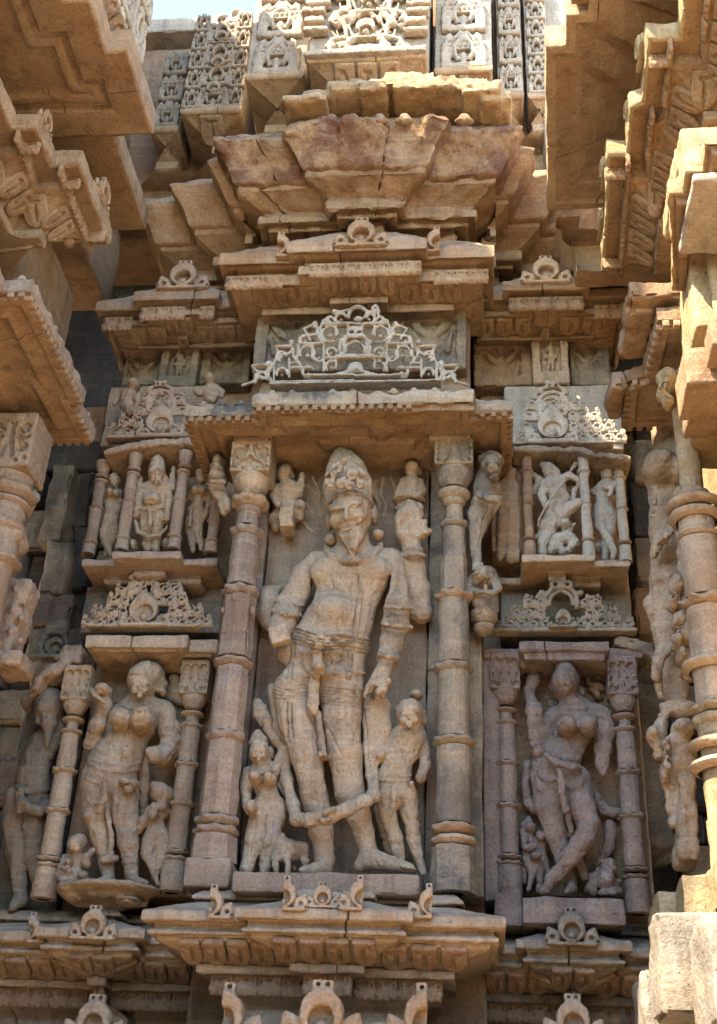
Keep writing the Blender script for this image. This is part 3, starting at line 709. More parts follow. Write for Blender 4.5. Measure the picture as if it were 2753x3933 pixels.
MOT = [spiral(.6, .15, .22, 180, 1.2), [(.12, .75), (.25, .2), (.45, -.25), (.75, -.5)], [(.0, -.25), (.2, -.6), (.3, -.85)], [(.35, .75), (.5, .6), (.62, .62), (.85, .8)], [(.25, -.45), (.5, -.6), (.6, -.8)], [(.8, -.75), (.82, -.78)], [(.85, -.15), (.7, -.3)]]
MOT2 = [[(.08, .6), (.08, 0), (.25, -.6)], spiral(.55, .45, .24, 200, .9), spiral(.62, -.25, .2, 160, .9), [(.35, .1), (.5, 0), (.8, .1)], [(.75, -.65), (.78, -.7)], [(.4, -.75), (.45, -.78)]]
column('niche_column', 'tall pink column with leaf chased octagonal shaft left of the bearded statue', ((478, 1950), (560, 1100)), -.16, [
    ('block', 2000, 1935, 52, PINK), ('oct', 1935, 1880, 52, 49, PINK), ('ring', 1866, 38, 50, 15, .06, PINK), ('ring', 1843, 38, 49, 15, .06, PINK), ('oct', 1832, 1668, 42, 38, PINK), ('ring', 1655, 34, 43, 15, .08, PINK), ('oct', 1645, 1503, 38, 36, PINK), ('ring', 1490, 32, 44, 14, .03, PINK),
    ('oct', 1478, 1345, 39, 36, PINK), ('ring', 1330, 32, 41, 16, .09, PINK), ('shaft', 1316, 1210, 33, 31, PINK), ('ring', 1196, 27, 37, 16, .07, PINK), ('shaft', 1182, 1155, 26, 22, PINK), ('ring', 1148, 20, 28, 14, 0, PINK), ('ring', 1130, 26, 43, 18, .04, BUFF), ('bowl', 1118, 1078, 22, 44, BUFF), ('capital', 1078, 1001, 45, 1., MOT, BUFF)])
column('niche_column', 'tall grey blackened column right of the bearded statue', ((1020, 1950), (1015, 1060)), -.16, [
    ('oct', 2004, 1905, 50, 49, GREY), ('ring', 1888, 38, 50, 15, .02, BUFF), ('ring', 1862, 38, 49, 15, .05, TAN), ('shaft', 1848, 1680, 41, 38, GREY), ('ring', 1666, 35, 47, 14, .05, GREY), ('shaft', 1654, 1512, 36, 35, GREY), ('ring', 1501, 33, 43, 14, .05, GREY),
    ('shaft', 1490, 1352, 36, 32, GREY), ('ring', 1340, 30, 42, 14, .08, TAN), ('oct', 1328, 1255, 29, 28, GREY), ('shaft', 1254, 1190, 27, 25, GREY), ('ring', 1178, 22, 31, 12, .03, GREY), ('shaft', 1168, 1140, 20, 19, GREY), ('ring', 1128, 18, 26, 14, 0, GREY), ('ring', 1112, 24, 37, 18, .0, GREY), ('bowl', 1098, 1062, 26, 42, GREY), ('capital', 1062, 1002, 43, 1., MOT2, GREY)])
# chased leaf band on the left shaft
S = Sculpt(.004, Z5, -.16)
for (x, y, rx, ry) in [(1245, 1690, 28, 40), (1150, 1790, 16, 30), (1380, 1790, 20, 40), (1248, 1950, 12, 12)]: S.ell(x, y, .052, rx, ry, .012)
S.limb([(1248, 1740, .056, 12), (1245, 1850, .058, 14), (1245, 1960, .058, 12), (1240, 2080, .058, 8), (1228, 2260, .058, 6)], .004)
S.limb([(1140, 1960, .050, 6), (1245, 1930, .058, 7), (1345, 1955, .048, 6)], .004); S.limb([(1345, 1800, .045, 7), (1340, 2080, .047, 6)], .004)
solo('carved_tendril', S.build(.001), PINK, 'hanging bud and tendril carved on the pink column shaft', 'carving', 60)
# ------------------------------------------------------------------ pierced pediments
def arc(S, cx, cy, r, a0, a1, t, d=0., n=12, fl=1.8, k=.003, fr=None, sq=1.):
    S.limb([(cx+r*math.cos(R(a0+(a1-a0)*i/n)), cy-sq*r*math.sin(R(a0+(a1-a0)*i/n)), d, t) for i in range(n+1)], k, fl, fr)
def lace(S, rows, w, h, cx, cy, clear, t):
    """rows of little pierced horseshoes with curls: (y of the row's foot, x from, x to)"""
    for (y, xa, xb) in rows:
        n = max(1, round((xb-xa)/w)); pw = (xb-xa)/n
        for i in range(n):
            x = xa+pw*(i+.5); q = -1 if x < cx else 1
            if math.hypot(x-cx, y-h*.45-cy) < clear: continue
            S.limb([(x-pw*.5, y, 0, t), (x+pw*.5, y, 0, t)], .003, 2.)
            arc(S, x, y-h*.36, pw*.32, -35, 215, t, .004, 9, 2.); S.ell(x, y-h*.26, .004, pw*.12, pw*.13, .014)
            S.limb([(x+q*pw*.5, y, 0, t), (x+q*pw*.52, y-h*.5, .004, t*.9), (x+q*pw*.36, y-h*.86, .004, t*.9), (x+q*pw*.1, y-h*.95, .004, t*.8)], .003, 2.)
            arc(S, x+q*pw*.22, y-h*.98, pw*.16, 0, 300, t*.75, .004, 6, 2.)
            if (i+int(y)) % 3: S.ell(x-q*pw*.28, y-h*.93, .004, t*1.5, t*1.5, .012)
def udgama(label, fr, y, cx, cy, s, mat, left=3, right=3, top=True, vox=.0055, small=False, dx=0., rows=(), cw=90, ch=88):
    """stepped pierced pediment round a horseshoe; s = radius of the disc in frame units"""
    S = Sculpt(vox, fr, y); T = .135*s
    x0 = cx-s*(1.45+.62*left); x1 = cx+s*(1.45+.62*right)
    S.box((x0+x1)/2, cy+1.22*s, 0, (x1-x0)/2, .10*s, .030); S.box(cx, cy+1.06*s, .012, 1.7*s, .16*s, .026)
    S.disc(cx, cy, .006, s, .018, k=.006); S.ell(cx, cy-.85*s, .006, .62*s, .4*s, .018, k=.02)
    S.disc(cx+dx*s, cy+.12*s, .022, .60*s, .016, sub=True); S.ell(cx+dx*s, cy+.42*s, .012, .3*s, .3*s, .016, k=.004)
    arc(S, cx, cy, 1.12*s, 205, 335, .09*s, .01)
    for q in (-1, 1):
        S.ell(cx+q*1.35*s, cy+.62*s, .008, .26*s, .5*s, .016, q*-28, k=.006); S.disc(cx+q*1.32*s, cy+.66*s, .018, .15*s, .012, sub=True); S.ell(cx+q*1.6*s, cy+.82*s, .008, .18*s, .22*s, .016)
    if top:
        ty = cy-1.30*s
        arc(S, cx, ty, .95*s, -35, 215, T, 0); arc(S, cx, ty, .68*s, -20, 200, .08*s, 0); S.ell(cx, ty+.25*s, .004, .32*s, .34*s, .018)
        S.disc(cx, ty+.1*s, .01, .62*s, .004, k=.002) if False else None
        arc(S, cx, ty-.1*s, 1.22*s, 40, 140, T*.9, 0); S.box(cx, ty-1.35*s, 0, .34*s, .2*s, .018)
        for q in (-1, 1):
            S.disc(cx+q*.18*s, ty-1.38*s, .008, .11*s, .03, sub=True); S.ell(cx+q*.4*s, ty-1.58*s, 0, .14*s, .14*s, .014); S.ell(cx+q*.8*s, ty-1.0*s, 0, .17*s, .17*s, .014)
    lace(S, rows, cw, ch, cx, cy, s*1.12, T*.50)
    V, F = S.build(.0016)
    return solo('pierced_pediment', (V, F), mat, label, 'pediment', 60)
def backslab(label, u0, u1, v0, v1, y, th, mat, fr=U, name='stone_slab'):
    um, vm = (u0+u1)/2, (v0+v1)/2
    return solo(name, rbox(PX(u0, vm, y, fr), PX(u1, vm, y, fr), y, y+th, PZ(um, v1, y, fr), PZ(um, v0, y, fr), .007, .02, .004), mat, label, 'slab')
udgama('pink pierced pediment on the left upper niche, partly behind the canopy', Z5, .015, 672, 345, 108, PINK, 4, 3, rows=[(455, 285, 1000), (372, 360, 930), (290, 470, 880), (208, 530, 850)])
backslab('plain pink slab behind the left upper pierced pediment', 250, 1000, 65, 520, .17, .14, PINK, Z5)
udgama('pale pierced pediment on the right upper niche', Z6, .015, 965, 380, 118, PALE, 2, 4, rows=[(500, 690, 1530), (415, 720, 1440), (330, 740, 1330), (245, 760, 1180)])
backslab('pale plain slab behind the right upper pierced pediment', 600, 1500, 60, 560, .17, .14, PALE, Z6)
udgama('sand coloured pierced pediment above the canopy of the fruit bearing lady', Z5, .03, 545, 1790, 112, BUFF, 4, 4, True, rows=[(1920, 70, 1070), (1835, 150, 1000), (1750, 270, 880), (1668, 330, 840)])
backslab('plain block behind the pierced pediment over the fruit bearing lady', 75, 1140, 1600, 1960, .16, .14, GREY, Z5)
udgama('blackened pierced pediment over the mauve dancing lady', Z6, .0, 1045, 1860, 62, GREY, 0, 0, False)
S = Sculpt(.0055, Z6, .03)
arc(S, 1030, 1730, 125, -20, 200, 17); arc(S, 1030, 1735, 88, -10, 190, 14); S.box(1030, 1600, 0, 85, 32, .018); S.box(1040, 1955, .01, 560, 18, .03)
for q in (-1, 1):
    S.ell(1030+q*45, 1590, 0, 45, 34, .02); S.disc(1030+q*45, 1590, .012, 16, .03, sub=True); S.ell(1030+q*150, 1655, 0, 26, 22, .016)
lace(S, [(1935, 500, 1590), (1850, 640, 1480), (1765, 740, 1340)], 92, 88, 1030, 1750, 150, 7.5)
solo('pierced_pediment', S.build(.0018), GREY, 'wide blackened pierced arch band behind the small horseshoe over the dancing lady', 'pediment', 60)
backslab('grey block behind the blackened pierced pediment', 565, 1570, 1600, 1985, .16, .14, GREY, Z6)
S = Sculpt(.006, Z3, .30)                         # half hidden horseshoe in the dark slot
S.disc(420, 130, 0, 72, .02); S.disc(420, 135, .02, 48, .02, sub=True); S.ell(420, 150, .01, 30, 28, .015); arc(S, 415, 120, 105, -20, 200, 15); S.limb([(330, 60, 0, 40), (290, 150, 0, 30), (320, 210, 0, 40)], .01); S.limb([(470, 20, 0, 14), (520, 120, 0, 12), (500, 200, 0, 12)], .01); S.box(420, 215, 0, 160, 16, .03)
S.box(440, -10, 0, 90, 60, .02)
solo('pierced_pediment', S.build(.002), GREY, 'dark half hidden horseshoe pediment in the slot at far left', 'pediment', 60)
# the big central lattice
S = Sculpt(.005, ZS, -.30)
for q in (-1, 1):
    X = lambda x: 1128+q*(1128-x)
    for (x0_, x1_, y_) in [(500, 1128, 838), (730, 1128, 790), (890, 1128, 655), (720, 900, 548), (880, 1128, 395), (980, 1128, 640), (620, 800, 735), (330, 480, 715), (500, 650, 570)]: S.box((X(x0_)+X(x1_))/2, y_, 0, abs(x1_-x0_)/2, 10, .016)
    for (x_, y0_, y1_) in [(800, 545, 655), (980, 395, 480), (980, 640, 730), (885, 560, 750), (620, 660, 800), (360, 780, 840), (1070, 400, 490)]: S.limb([(X(x_), y0_, 0, 11), (X(x_), y1_, 0, 11)], .003, 1.5)
    for (cx_, cy_, r_, a0, a1) in [(935, 470, 62, 0, 300), (760, 620, 58, 0, 200), (565, 770, 40, -10, 200), (410, 800, 38, 0, 200), (770, 760, 42, 30, 270), (945, 720, 44, 20, 220), (945, 610, 36, 0, 260), (935, 370, 34, 0, 300), (745, 515, 36, 0, 280), (560, 640, 38, 10, 260), (1020, 350, 40, 20, 240), (850, 640, 40, 180, 330)]:
        arc(S, X(cx_), cy_, r_, a0 if q < 0 else 180-a0, a1 if q < 0 else 180-a1, 10, 0, 10, 1.5)
        S.ell(X(cx_), cy_+r_*.25, 0, r_*.3, r_*.3, .012)
    for pl in [[(865, 530), (862, 420), (880, 365), (915, 350), (935, 375)], [(680, 670), (690, 560), (700, 500), (730, 490)], [(505, 830), (500, 720), (515, 660), (550, 650)], [(260, 860), (330, 840), (400, 790), (480, 835)], [(330, 715), (380, 760), (440, 760), (470, 715)], [(520, 580), (550, 630), (620, 620), (650, 575)], [(730, 430), (770, 480), (830, 470), (840, 420), (780, 405), (730, 430)], [(480, 720), (460, 780), (490, 830)], [(655, 580), (650, 640), (690, 690)], [(835, 430), (850, 500), (890, 545)], [(1060, 480), (1040, 560), (1035, 640)], [(620, 690), (700, 690), (720, 760), (740, 800)]]:
        S.limb([(X(a), b, 0, 10) for a, b in pl], .003, 1.5)
    for (x_, y_) in [(465, 690), (640, 535), (820, 390), (970, 300), (1240, 530)]: S.ell(X(x_), y_, 0, 24, 22, .016)
    S.limb([(X(1128), 735, .004, 20), (X(1050), 765, 0, 18), (X(940), 785, 0, 12)], .004, 1.2); S.limb([(X(1290), 290, 0, 12), (X(1240), 300, 0, 12), (X(1180), 280, 0, 10)], .003, 1.4)
arc(S, 1125, 600, 72, -10, 190, 12); arc(S, 1125, 585, 118, -25, 205, 13); S.box(1128, 460, 0, 62, 55, .016); S.disc(1100, 450, .012, 17, .03, sub=True); S.disc(1158, 450, .012, 17, .03, sub=True)
arc(S, 1150, 330, 72, -10, 190, 12); S.ell(1150, 355, 0, 36, 26, .014); S.limb([(1275, 330, 0, 12), (1262, 270, 0, 12), (1290, 245, 0, 11), (1312, 290, 0, 11), (1300, 350, 0, 10)], .003, 1.4)
S.ell(1128, 725, .0, 60, 50, .014); S.box(1128, 862, .0, 660, 9, .03)
solo('pierced_pediment', S.build(.0018), PALE, 'large pale lace-like pierced pediment standing on the ochre canopy', 'pediment', 60)
# ------------------------------------------------------------------ carved panel rows
def leafmotif(S, fr, cx, cy, s, d):
    for q in (-1, 1):
        S.ell(cx+q*.55*s, cy+.05*s, d, .22*s, .62*s, .016, q*-38, k=.008, fr=fr); S.ell(cx+q*.85*s, cy-.45*s, d, .2*s, .3*s, .012, q*30, k=.006, fr=fr); S.limb([(cx+q*.95*s, cy+.3*s, d, .12*s), (cx+q*.8*s, cy+1.1*s, d, .14*s)], .006, 1., fr)
    S.ell(cx, cy-.35*s, d, .26*s, .3*s, .018, k=.008, fr=fr); S.ell(cx, cy+.25*s, d, .18*s, .3*s, .014, k=.008, fr=fr); S.ell(cx, cy+.9*s, d-.004, .8*s, .5*s, .014, k=.01, fr=fr)
def panel(label, u0, u1, v0, v1, y, mat, rec, motif, fr=U, name='carved_stone', th=.22):
    um, vm = (u0+u1)/2, (v0+v1)/2; S = Sculpt(.0065, fr, y); u_ = mpu(P(um, vm, y, fr), fr)
    q = P(um, vm, y, fr); S.box(0, 0, 0, (u1-u0)/2*u_, (PZ(um, v0, y, fr)-PZ(um, v1, y, fr))/2, th/2, rd=.007, world=(q[0], q[1]+th/2, q[2]))
    for (a, b, c, d) in rec: S.box((a+b)/2, (c+d)/2, 0, abs(b-a)/2, abs(d-c)/2, .03, sub=True, k=.004)
    for m_ in motif:
        if m_[0] == 'leaf': leafmotif(S, fr, m_[1], m_[2], m_[3], -.022)
        elif m_[0] == 'man':
            _, x, y_, s = m_
            S.ell(x, y_-.78*s, -.012, .13*s, .16*s, .018); S.limb([(x, y_-.55*s, -.014, .2*s), (x+.04*s, y_-.1*s, -.014, .17*s)], .006, .9)
            for q in (-1, 1): S.limb([(x+q*.1*s, y_, -.014, .13*s), (x+q*.14*s, y_+.5*s, -.016, .10*s), (x+q*.12*s, y_+.95*s, -.016, .07*s)], .006); S.limb([(x+q*.2*s, y_-.5*s, -.014, .09*s), (x+q*.36*s, y_-.15*s, -.014, .08*s), (x+q*.3*s, y_+.1*s, -.014, .07*s)], .006)
    return solo(name, S.build(.0025), mat, label, 'panel', 60)
panel('grey block with two carved lotus recesses behind the lace pediment', 567, 1045, 682, 828, -.09, GREY, [(598, 702, 708, 822), (905, 1022, 706, 822)], [('leaf', 652, 742, 48), ('leaf', 965, 735, 48)], th=.065)
for (u, v, sx) in [(752, 684, 26), (846, 676, 26), (780, 668, 22), (866, 668, 14)]:
    S = Sculpt(.008, U, -.12); S.ell(u, v, 0, sx, 20, .03, k=.02); S.box(u, v+6, 0, sx*.9, 14, .03, 8, .008, .02); solo('broken_stub', S.build(.005), TAN, f'{"large" if sx > 24 else "small"} broken stub above the {"left" if u < 800 else "right"} half of the lace pediment', 'stub', 60)
panel('worn pale block with faint carving at left end of the panel row', 277, 362, 772, 862, .22, GREY, [(285, 355, 785, 850)], [('leaf', 322, 818, 30)])
panel('framed panel with a small figure above the pink pediment', 358, 445, 757, 864, .16, GREY, [(376, 427, 774, 848)], [('man', 401, 815, 36)], th=.06)
panel('lotus panel between the framed figure and the grey block', 446, 562, 764, 858, .22, GREY, [(470, 545, 778, 850)], [('leaf', 507, 806, 40)])
panel('brown lotus panel right of the lace pediment', 1062, 1192, 752, 862, .22, TAN, [(1082, 1166, 768, 850)], [('leaf', 1122, 800, 42)])
panel('framed panel with a standing figure at the right', 1193, 1274, 734, 858, .15, BUFF, [(1212, 1256, 752, 840)], [('man', 1234, 800, 38)], th=.07)
panel('grey block with worn bird carving at right end of the panel row', 1278, 1366, 742, 862, .22, GREY, [(1290, 1340, 765, 835)], [('leaf', 1318, 800, 34)])
# ------------------------------------------------------------------ flanking niches: canopies, shelves, colonnettes
def ledge(name, label, path, pr_, oref, mat, w=.004):
    x = path[len(path)//2]; V, F = mould(path, pr_, oref, .018, w, 16., .012); return solo(name, (V, F), mat, label, 'ledge')
# little curved canopies of the upper niches
def curved(label, fr, pts, y, mat, th, dep=.26):
    S = Sculpt(.007, fr, y)
    for (a, b), (c, d) in zip(pts[:-1], pts[1:]):
        n = 4
        for i in range(n):
            t = (i+.5)/n; x, v = a+(c-a)*t, b+(d-b)*t; q = P(x, v, y, fr); u_ = mpu(q, fr)
            S.box(0, 0, 0, abs(c-a)/n*.62*u_, th*u_, dep/2, -math.degrees(math.atan2(d-b, c-a)), .006, .012, world=(q[0], q[1]+dep/2, q[2]))
    return solo('niche_canopy', S.build(.004, 16.), mat, label, 'canopy', 50)
curved('bowed pink canopy over the three small figures at left', Z5, [(235, 575), (420, 525), (640, 495), (880, 480), (1000, 520), (1110, 540)], -.04, PINK, 30)
curved('bowed grey canopy over the spear fighter at right', Z6, [(665, 540), (900, 545), (1180, 545), (1260, 580), (1560, 610)], -.04, GREY, 24)
z5 = lambda v, y: PZ(600, v, y, Z5); z6 = lambda v, y: PZ(1100, v, y, Z6)
x0, x1, x2, x3 = PX(72, 1400, -.02, Z5), PX(300, 1390, -.08, Z5), PX(822, 1390, -.08, Z5), PX(1110, 1390, -.02, Z5)
ledge('niche_shelf', 'stepped pink shelf under the three small figures at left', [(x0, .3), (x0, -.02), (x1, -.02), (x1, -.08), (x2, -.08), (x2, -.02), (x3, -.02), (x3, .3)],
      [(-.2, z5(1340, -.02)+.06), (.03, z5(1338, -.04)), (.08, z5(1335, -.08)), (.08, z5(1385, -.08)), (.066, z5(1395, -.07)), (.0, z5(1480, 0)), (.01, z5(1490, -.01)), (.005, z5(1530, 0)), (-.04, z5(1580, .04)), (-.2, z5(1590, .1))], .08, PINK)
x0, x1, x2 = PX(728, 1400, -.08, Z6), PX(1290, 1400, -.08, Z6), PX(1560, 1420, -.04, Z6)
ledge('niche_shelf', 'stepped grey shelf under the spear fighter at right', [(.50, .1), (x0, .1), (x0, -.08), (x1, -.08), (x1, -.035), (x2, -.035), (x2, .3)],
      [(-.2, z6(1360, 0)+.05), (.03, z6(1360, -.04)), (.08, z6(1362, -.08)), (.08, z6(1408, -.08)), (.065, z6(1418, -.07)), (-.02, z6(1490, .02)), (-.02, z6(1560, .02)), (-.06, z6(1610, .06)), (-.2, z6(1620, .1))], .08, BUFF)
for (a, b, nm, mt) in [((215, 700), (140, 1340), 'leftmost slim colonnette of the left upper niche', PINK), ((460, 640), (390, 1310), 'slim colonnette left of the crowned small figure', PINK), ((852, 620), (785, 1300), 'slim colonnette right of the crowned small figure', PINK), ((1100, 900), (1068, 1330), 'slim colonnette beside the big pink column', PINK)]:
    t, bt = a[1], b[1]; H = bt-t
    column('colonnette', nm, (b, a), .06 if nm[0] == 'l' or 'big' in nm else .01, [('shaft', bt+20, bt-50, 56, 52, mt), ('ring', bt-70, 44, 60, 20, 0, mt), ('shaft', bt-85, t+H*.50, 48, 46, mt), ('ring', t+H*.48, 44, 58, 18, 0, mt), ('shaft', t+H*.46, t+H*.19, 44, 42, mt), ('ring', t+H*.165, 40, 55, 22, 0, mt), ('ring', t+H*.10, 36, 52, 18, 0, mt), ('bowl', t+H*.08, t-40, 34, 60, mt)], Z5, 'slim niche colonnettes')
for (a, b, nm, mt, y) in [((765, 640), (785, 1360), 'slim brown colonnette left of the spear fighter', TAN, .01), ((1215, 640), (1225, 1370), 'slim grey colonnette right of the spear fighter', PALE, .01), ((1485, 690), (1510, 1390), 'rightmost slim grey colonnette by the dark gap', PALE, .05)]:
    t, bt = a[1], b[1]; H = bt-t
    column('colonnette', nm, (b, a), y, [('shaft', bt+25, bt-90, 50, 44, mt), ('ring', bt-118, 40, 56, 14, 0, mt), ('shaft', bt-130, t+H*.48, 40, 38, mt), ('ring', t+H*.465, 36, 50, 14, 0, mt), ('shaft', t+H*.45, t+H*.14, 36, 36, mt), ('ring', t+H*.12, 34, 52, 16, 0, mt), ('shaft', t+H*.10, t-30, 38, 42, mt)], Z6, 'slim niche colonnettes')
# canopy over the left lady
zz = PZ(320, 1448, .0)
x0, x1, x2, x3 = PX(100, 1480, .05), PX(190, 1448, -.04), PX(420, 1440, -.04), PX(486, 1448, .0)
ledge('niche_canopy', 'flat sand coloured canopy slab over the fruit bearing lady', [(x1-.0, .35), (x1, -.04), (x2, -.04), (x2, .0), (x3, .0), (x3, .35)],
      [(-.3, PZ(320, 1418, 0)+.06), (.0, PZ(320, 1424, -.02)), (.04, PZ(320, 1424, -.04)), (.04, PZ(320, 1452, -.04)), (.02, PZ(320, 1455, -.02)), (.015, PZ(320, 1462, -.015)), (-.02, PZ(320, 1464, .02)), (-.12, PZ(320, 1500, .12)), (-.3, PZ(320, 1520, .25))], .04, BUFF)
S = Sculpt(.009, Z3, .08)
for (x, y, hx, hz, rt) in [(250, 430, 70, 22, 40), (330, 350, 80, 30, 36), (430, 285, 90, 40, 28), (530, 215, 80, 55, 20), (560, 140, 70, 40, 6), (470, 180, 60, 30, 30)]:
    q = P(x, y, .06, Z3); u_ = mpu(q, Z3); S.box(0, 0, 0, hx*u_, hz*u_, .12, rt, .008, .012, world=(q[0], q[1]+.12, q[2]))
solo('broken_canopy', S.build(.008), PINK, 'chipped canopy stub over the bearded figure in the far left corner', 'canopy', 50)
# canopy over the mauve lady
x1, x2, x3, x4 = PX(1084, 1470, .03), PX(1165, 1452, -.03), PX(1365, 1452, -.03), PX(1440, 1460, .03)
ledge('niche_canopy', 'flat mauve canopy slab over the dancing lady', [(x1, .35), (x1, .03), (x2, .03), (x2, -.03), (x3, -.03), (x3, .03), (x4, .03), (x4, .35)],
      [(-.3, PZ(1260, 1432, 0)+.06), (.0, PZ(1260, 1438, -.02)), (.03, PZ(1260, 1438, -.03)), (.03, PZ(1260, 1458, -.03)), (.015, PZ(1260, 1462, -.015)), (.012, PZ(1260, 1480, -.012)), (-.01, PZ(1260, 1484, .01)), (-.12, PZ(1260, 1510, .12)), (-.3, PZ(1260, 1530, .25))], .03, MAUVE)
S = Sculpt(.009, Q6, .12)
for (x, y, hx, hz, rt) in [(1190, 570, 50, 24, -8), (1260, 590, 50, 26, -20), (1320, 630, 40, 22, -35)]: S.box(x, y, .04, hx, hz, .06, rt, .008, .012)
solo('broken_canopy', S.build(.008), GREY, 'broken dark canopy end beside the black gap at right', 'canopy', 50)
# recess of the mauve lady: back slab, side jambs, plinth
def bx(label, u0, u1, v0, v1, y, y1, mat, name, cat, fr=U, w=.004):
    um, vm = (u0+u1)/2, (v0+v1)/2; return solo(name, rbox(PX(u0, vm, y, fr), PX(u1, vm, y, fr), y, y1, PZ(um, v1, y, fr), PZ(um, v0, y, fr), .007, .022, w), mat, label, cat)
bx('ochre stained back slab of the dancing lady niche', 1110, 1432, 1462, 2010, .17, .30, stone('stone_ochre_stain', (.36, .235, .13), (.27, .19, .15), (.42, .28, .12), .2, white=.5), 'niche_slab', 'slab')
bx('dark mauve jamb with whitish flakes at the left of the dancing lady', 1083, 1122, 1470, 2020, .05, .16, MAUVE, 'niche_jamb', 'jamb')
bx('mauve plinth with rough face under the dancing lady', 1170, 1402, 2012, 2072, -.06, .165, MAUVE, 'plinth', 'plinth')
bx('small dark step left of the mauve plinth', 1108, 1172, 2000, 2075, .0, .165, MAUVE, 'step_block', 'block')
bx('sand coloured back slab behind the fruit bearing lady', 175, 470, 1470, 2010, .20, .30, TAN, 'niche_slab', 'slab')
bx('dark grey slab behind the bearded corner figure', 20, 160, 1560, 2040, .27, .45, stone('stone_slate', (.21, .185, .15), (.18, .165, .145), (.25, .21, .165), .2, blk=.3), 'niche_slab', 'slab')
PL_ = [('ring', 1.0, 40)]
def pilaster(label, ax, y, vs_, mat, fr, hw, cap, cm, base=None):
    t, b = vs_; H = b-t; v = lambda f: t+H*f
    return column('pilaster', label, ax, y, [('shaft', v(1.03), v(.90), hw*1.25, hw*1.2, mat), ('ring', v(.885), hw*.9, hw*1.28, hw*.36, .04, mat), ('ring', v(.855), hw*.9, hw*1.22, hw*.3, .04, mat), ('shaft', v(.84), v(.655), hw*.98, hw*.95, mat), ('ring', v(.64), hw*.9, hw*1.28, hw*.4, .05, mat), ('shaft', v(.625), v(.475), hw*.95, hw*.92, mat), ('ring', v(.46), hw*.85, hw*1.22, hw*.4, .05, mat), ('shaft', v(.445), v(.30), hw*.92, hw*.88, mat), ('ring', v(.285), hw*.75, hw*1.12, hw*.34, .03, mat), ('shaft', v(.275), v(.245), hw*.66, hw*.6, mat), ('ring', v(.232), hw*.6, hw*1.1, hw*.34, 0, mat), ('bowl', v(.21), v(.155), hw*.66, hw*1.25, mat), ('capital', v(.155), t, hw*1.38, .9, cm, mat)], fr)
pilaster('round sand coloured pilaster left of the fruit bearing lady', ((340, 2000), (630, 300)), .10, (300, 2010), BUFF, Z3, 78, None, MOT2)
pilaster('round sand coloured pilaster right of the fruit bearing lady', ((1310, 2000), (1530, 300)), .10, (260, 1960), BUFF, Z3, 82, None, MOT2)
pilaster('round mauve pilaster with white flakes left of the dancing lady', ((345, 1900), (320, 300)), .07, (205, 2010), MAUVE, Z4, 82, None, MOT2)
pilaster('round mauve pilaster right of the dancing lady', ((1300, 1900), (1230, 300)), .07, (235, 2120), MAUVE, Z4, 82, None, MOT2)
# ------------------------------------------------------------------ tower above the eave: lotus footed lattice piers
def rope_mesh(mat):
    S = Sculpt(.006)
    for i in range(9): S.ell(0, 0, 0, .010, .020, .016, world=(-.088+i*.022, 0, 0), rot=-25, k=.003)
    S.box(0, 0, 0, .10, .006, .012, world=(0, .004, .022)); S.box(0, 0, 0, .10, .006, .012, world=(0, .004, -.022))
    return localmesh(S, 'rope_band', mat, w=.001)
ROPE = {}
def pier(label, u0, u1, v, y, ztop, mat, cells, petals=True, foot=.16, mat2=None):
    x0, x1, z = PX(u0, v, y), PX(u1, v, y), PZ((u0+u1)/2, v, y)
    c = thing('lattice_pier', label, 'pier', ((x0+x1)/2, y+.1, z-.1))
    sh_ = part('shaft', c, rbox(x0, x1, y+.03, y+.5, z, ztop, .006, .03, .003), mat)
    f = foot; pth = [(x0, y+.5), (x0, y), (x1, y), (x1, y+.5)]
    zp = z-.02; ft_ = part('foot', c, mould(pth, [(-.1, z+.03), (0, z+.03), (0, z), (-.01, z-.01), (-.02, z-.01), (-.02-f, zp-.07), (-.01-f, zp-.075), (-.01-f, zp-.12), (-.04-f, zp-.13), (-.3, zp-.14)], 0, .025, .004, 12.), mat2 or mat)
    if petals: run_petals(ft_, pth, 0, (-.02, z-.012), (-.02-f, zp-.07), mat2 or mat, .11, [1], .05)
    W_ = x1-x0
    for (fx, wd, z0, n, pitch, kind) in cells:
        for k in range(n):
            zz_ = z+z0+k*pitch
            if zz_ > ztop-.05: break
            me = get(CURL, curl_mesh, mat) if kind == 0 else (get(ROPE, rope_mesh, mat) if kind == 1 else get(CREST, crest_mesh, mat, 0))
            inst('lattice_cell' if kind != 1 else 'rope_band', sh_, me, (x0+fx*W_, y+.016+(.0 if kind else 0), zz_), 0, (wd*W_/.2, 1.25, (pitch/.135 if kind == 0 else 1.)*(1 if kind != 2 else wd*W_/.2)))
    return c
pier('sunlit central lattice pier with lotus foot at the top', 687, 957, 128, -.35, 7.5, PALE, [(.5, .44, .62, 4, .21, 0), (.14, .24, .62, 5, .12, 0), (.86, .24, .62, 5, .12, 0)], mat2=BUFF, foot=.2)
S = Sculpt(.0065, Z9, -.35)
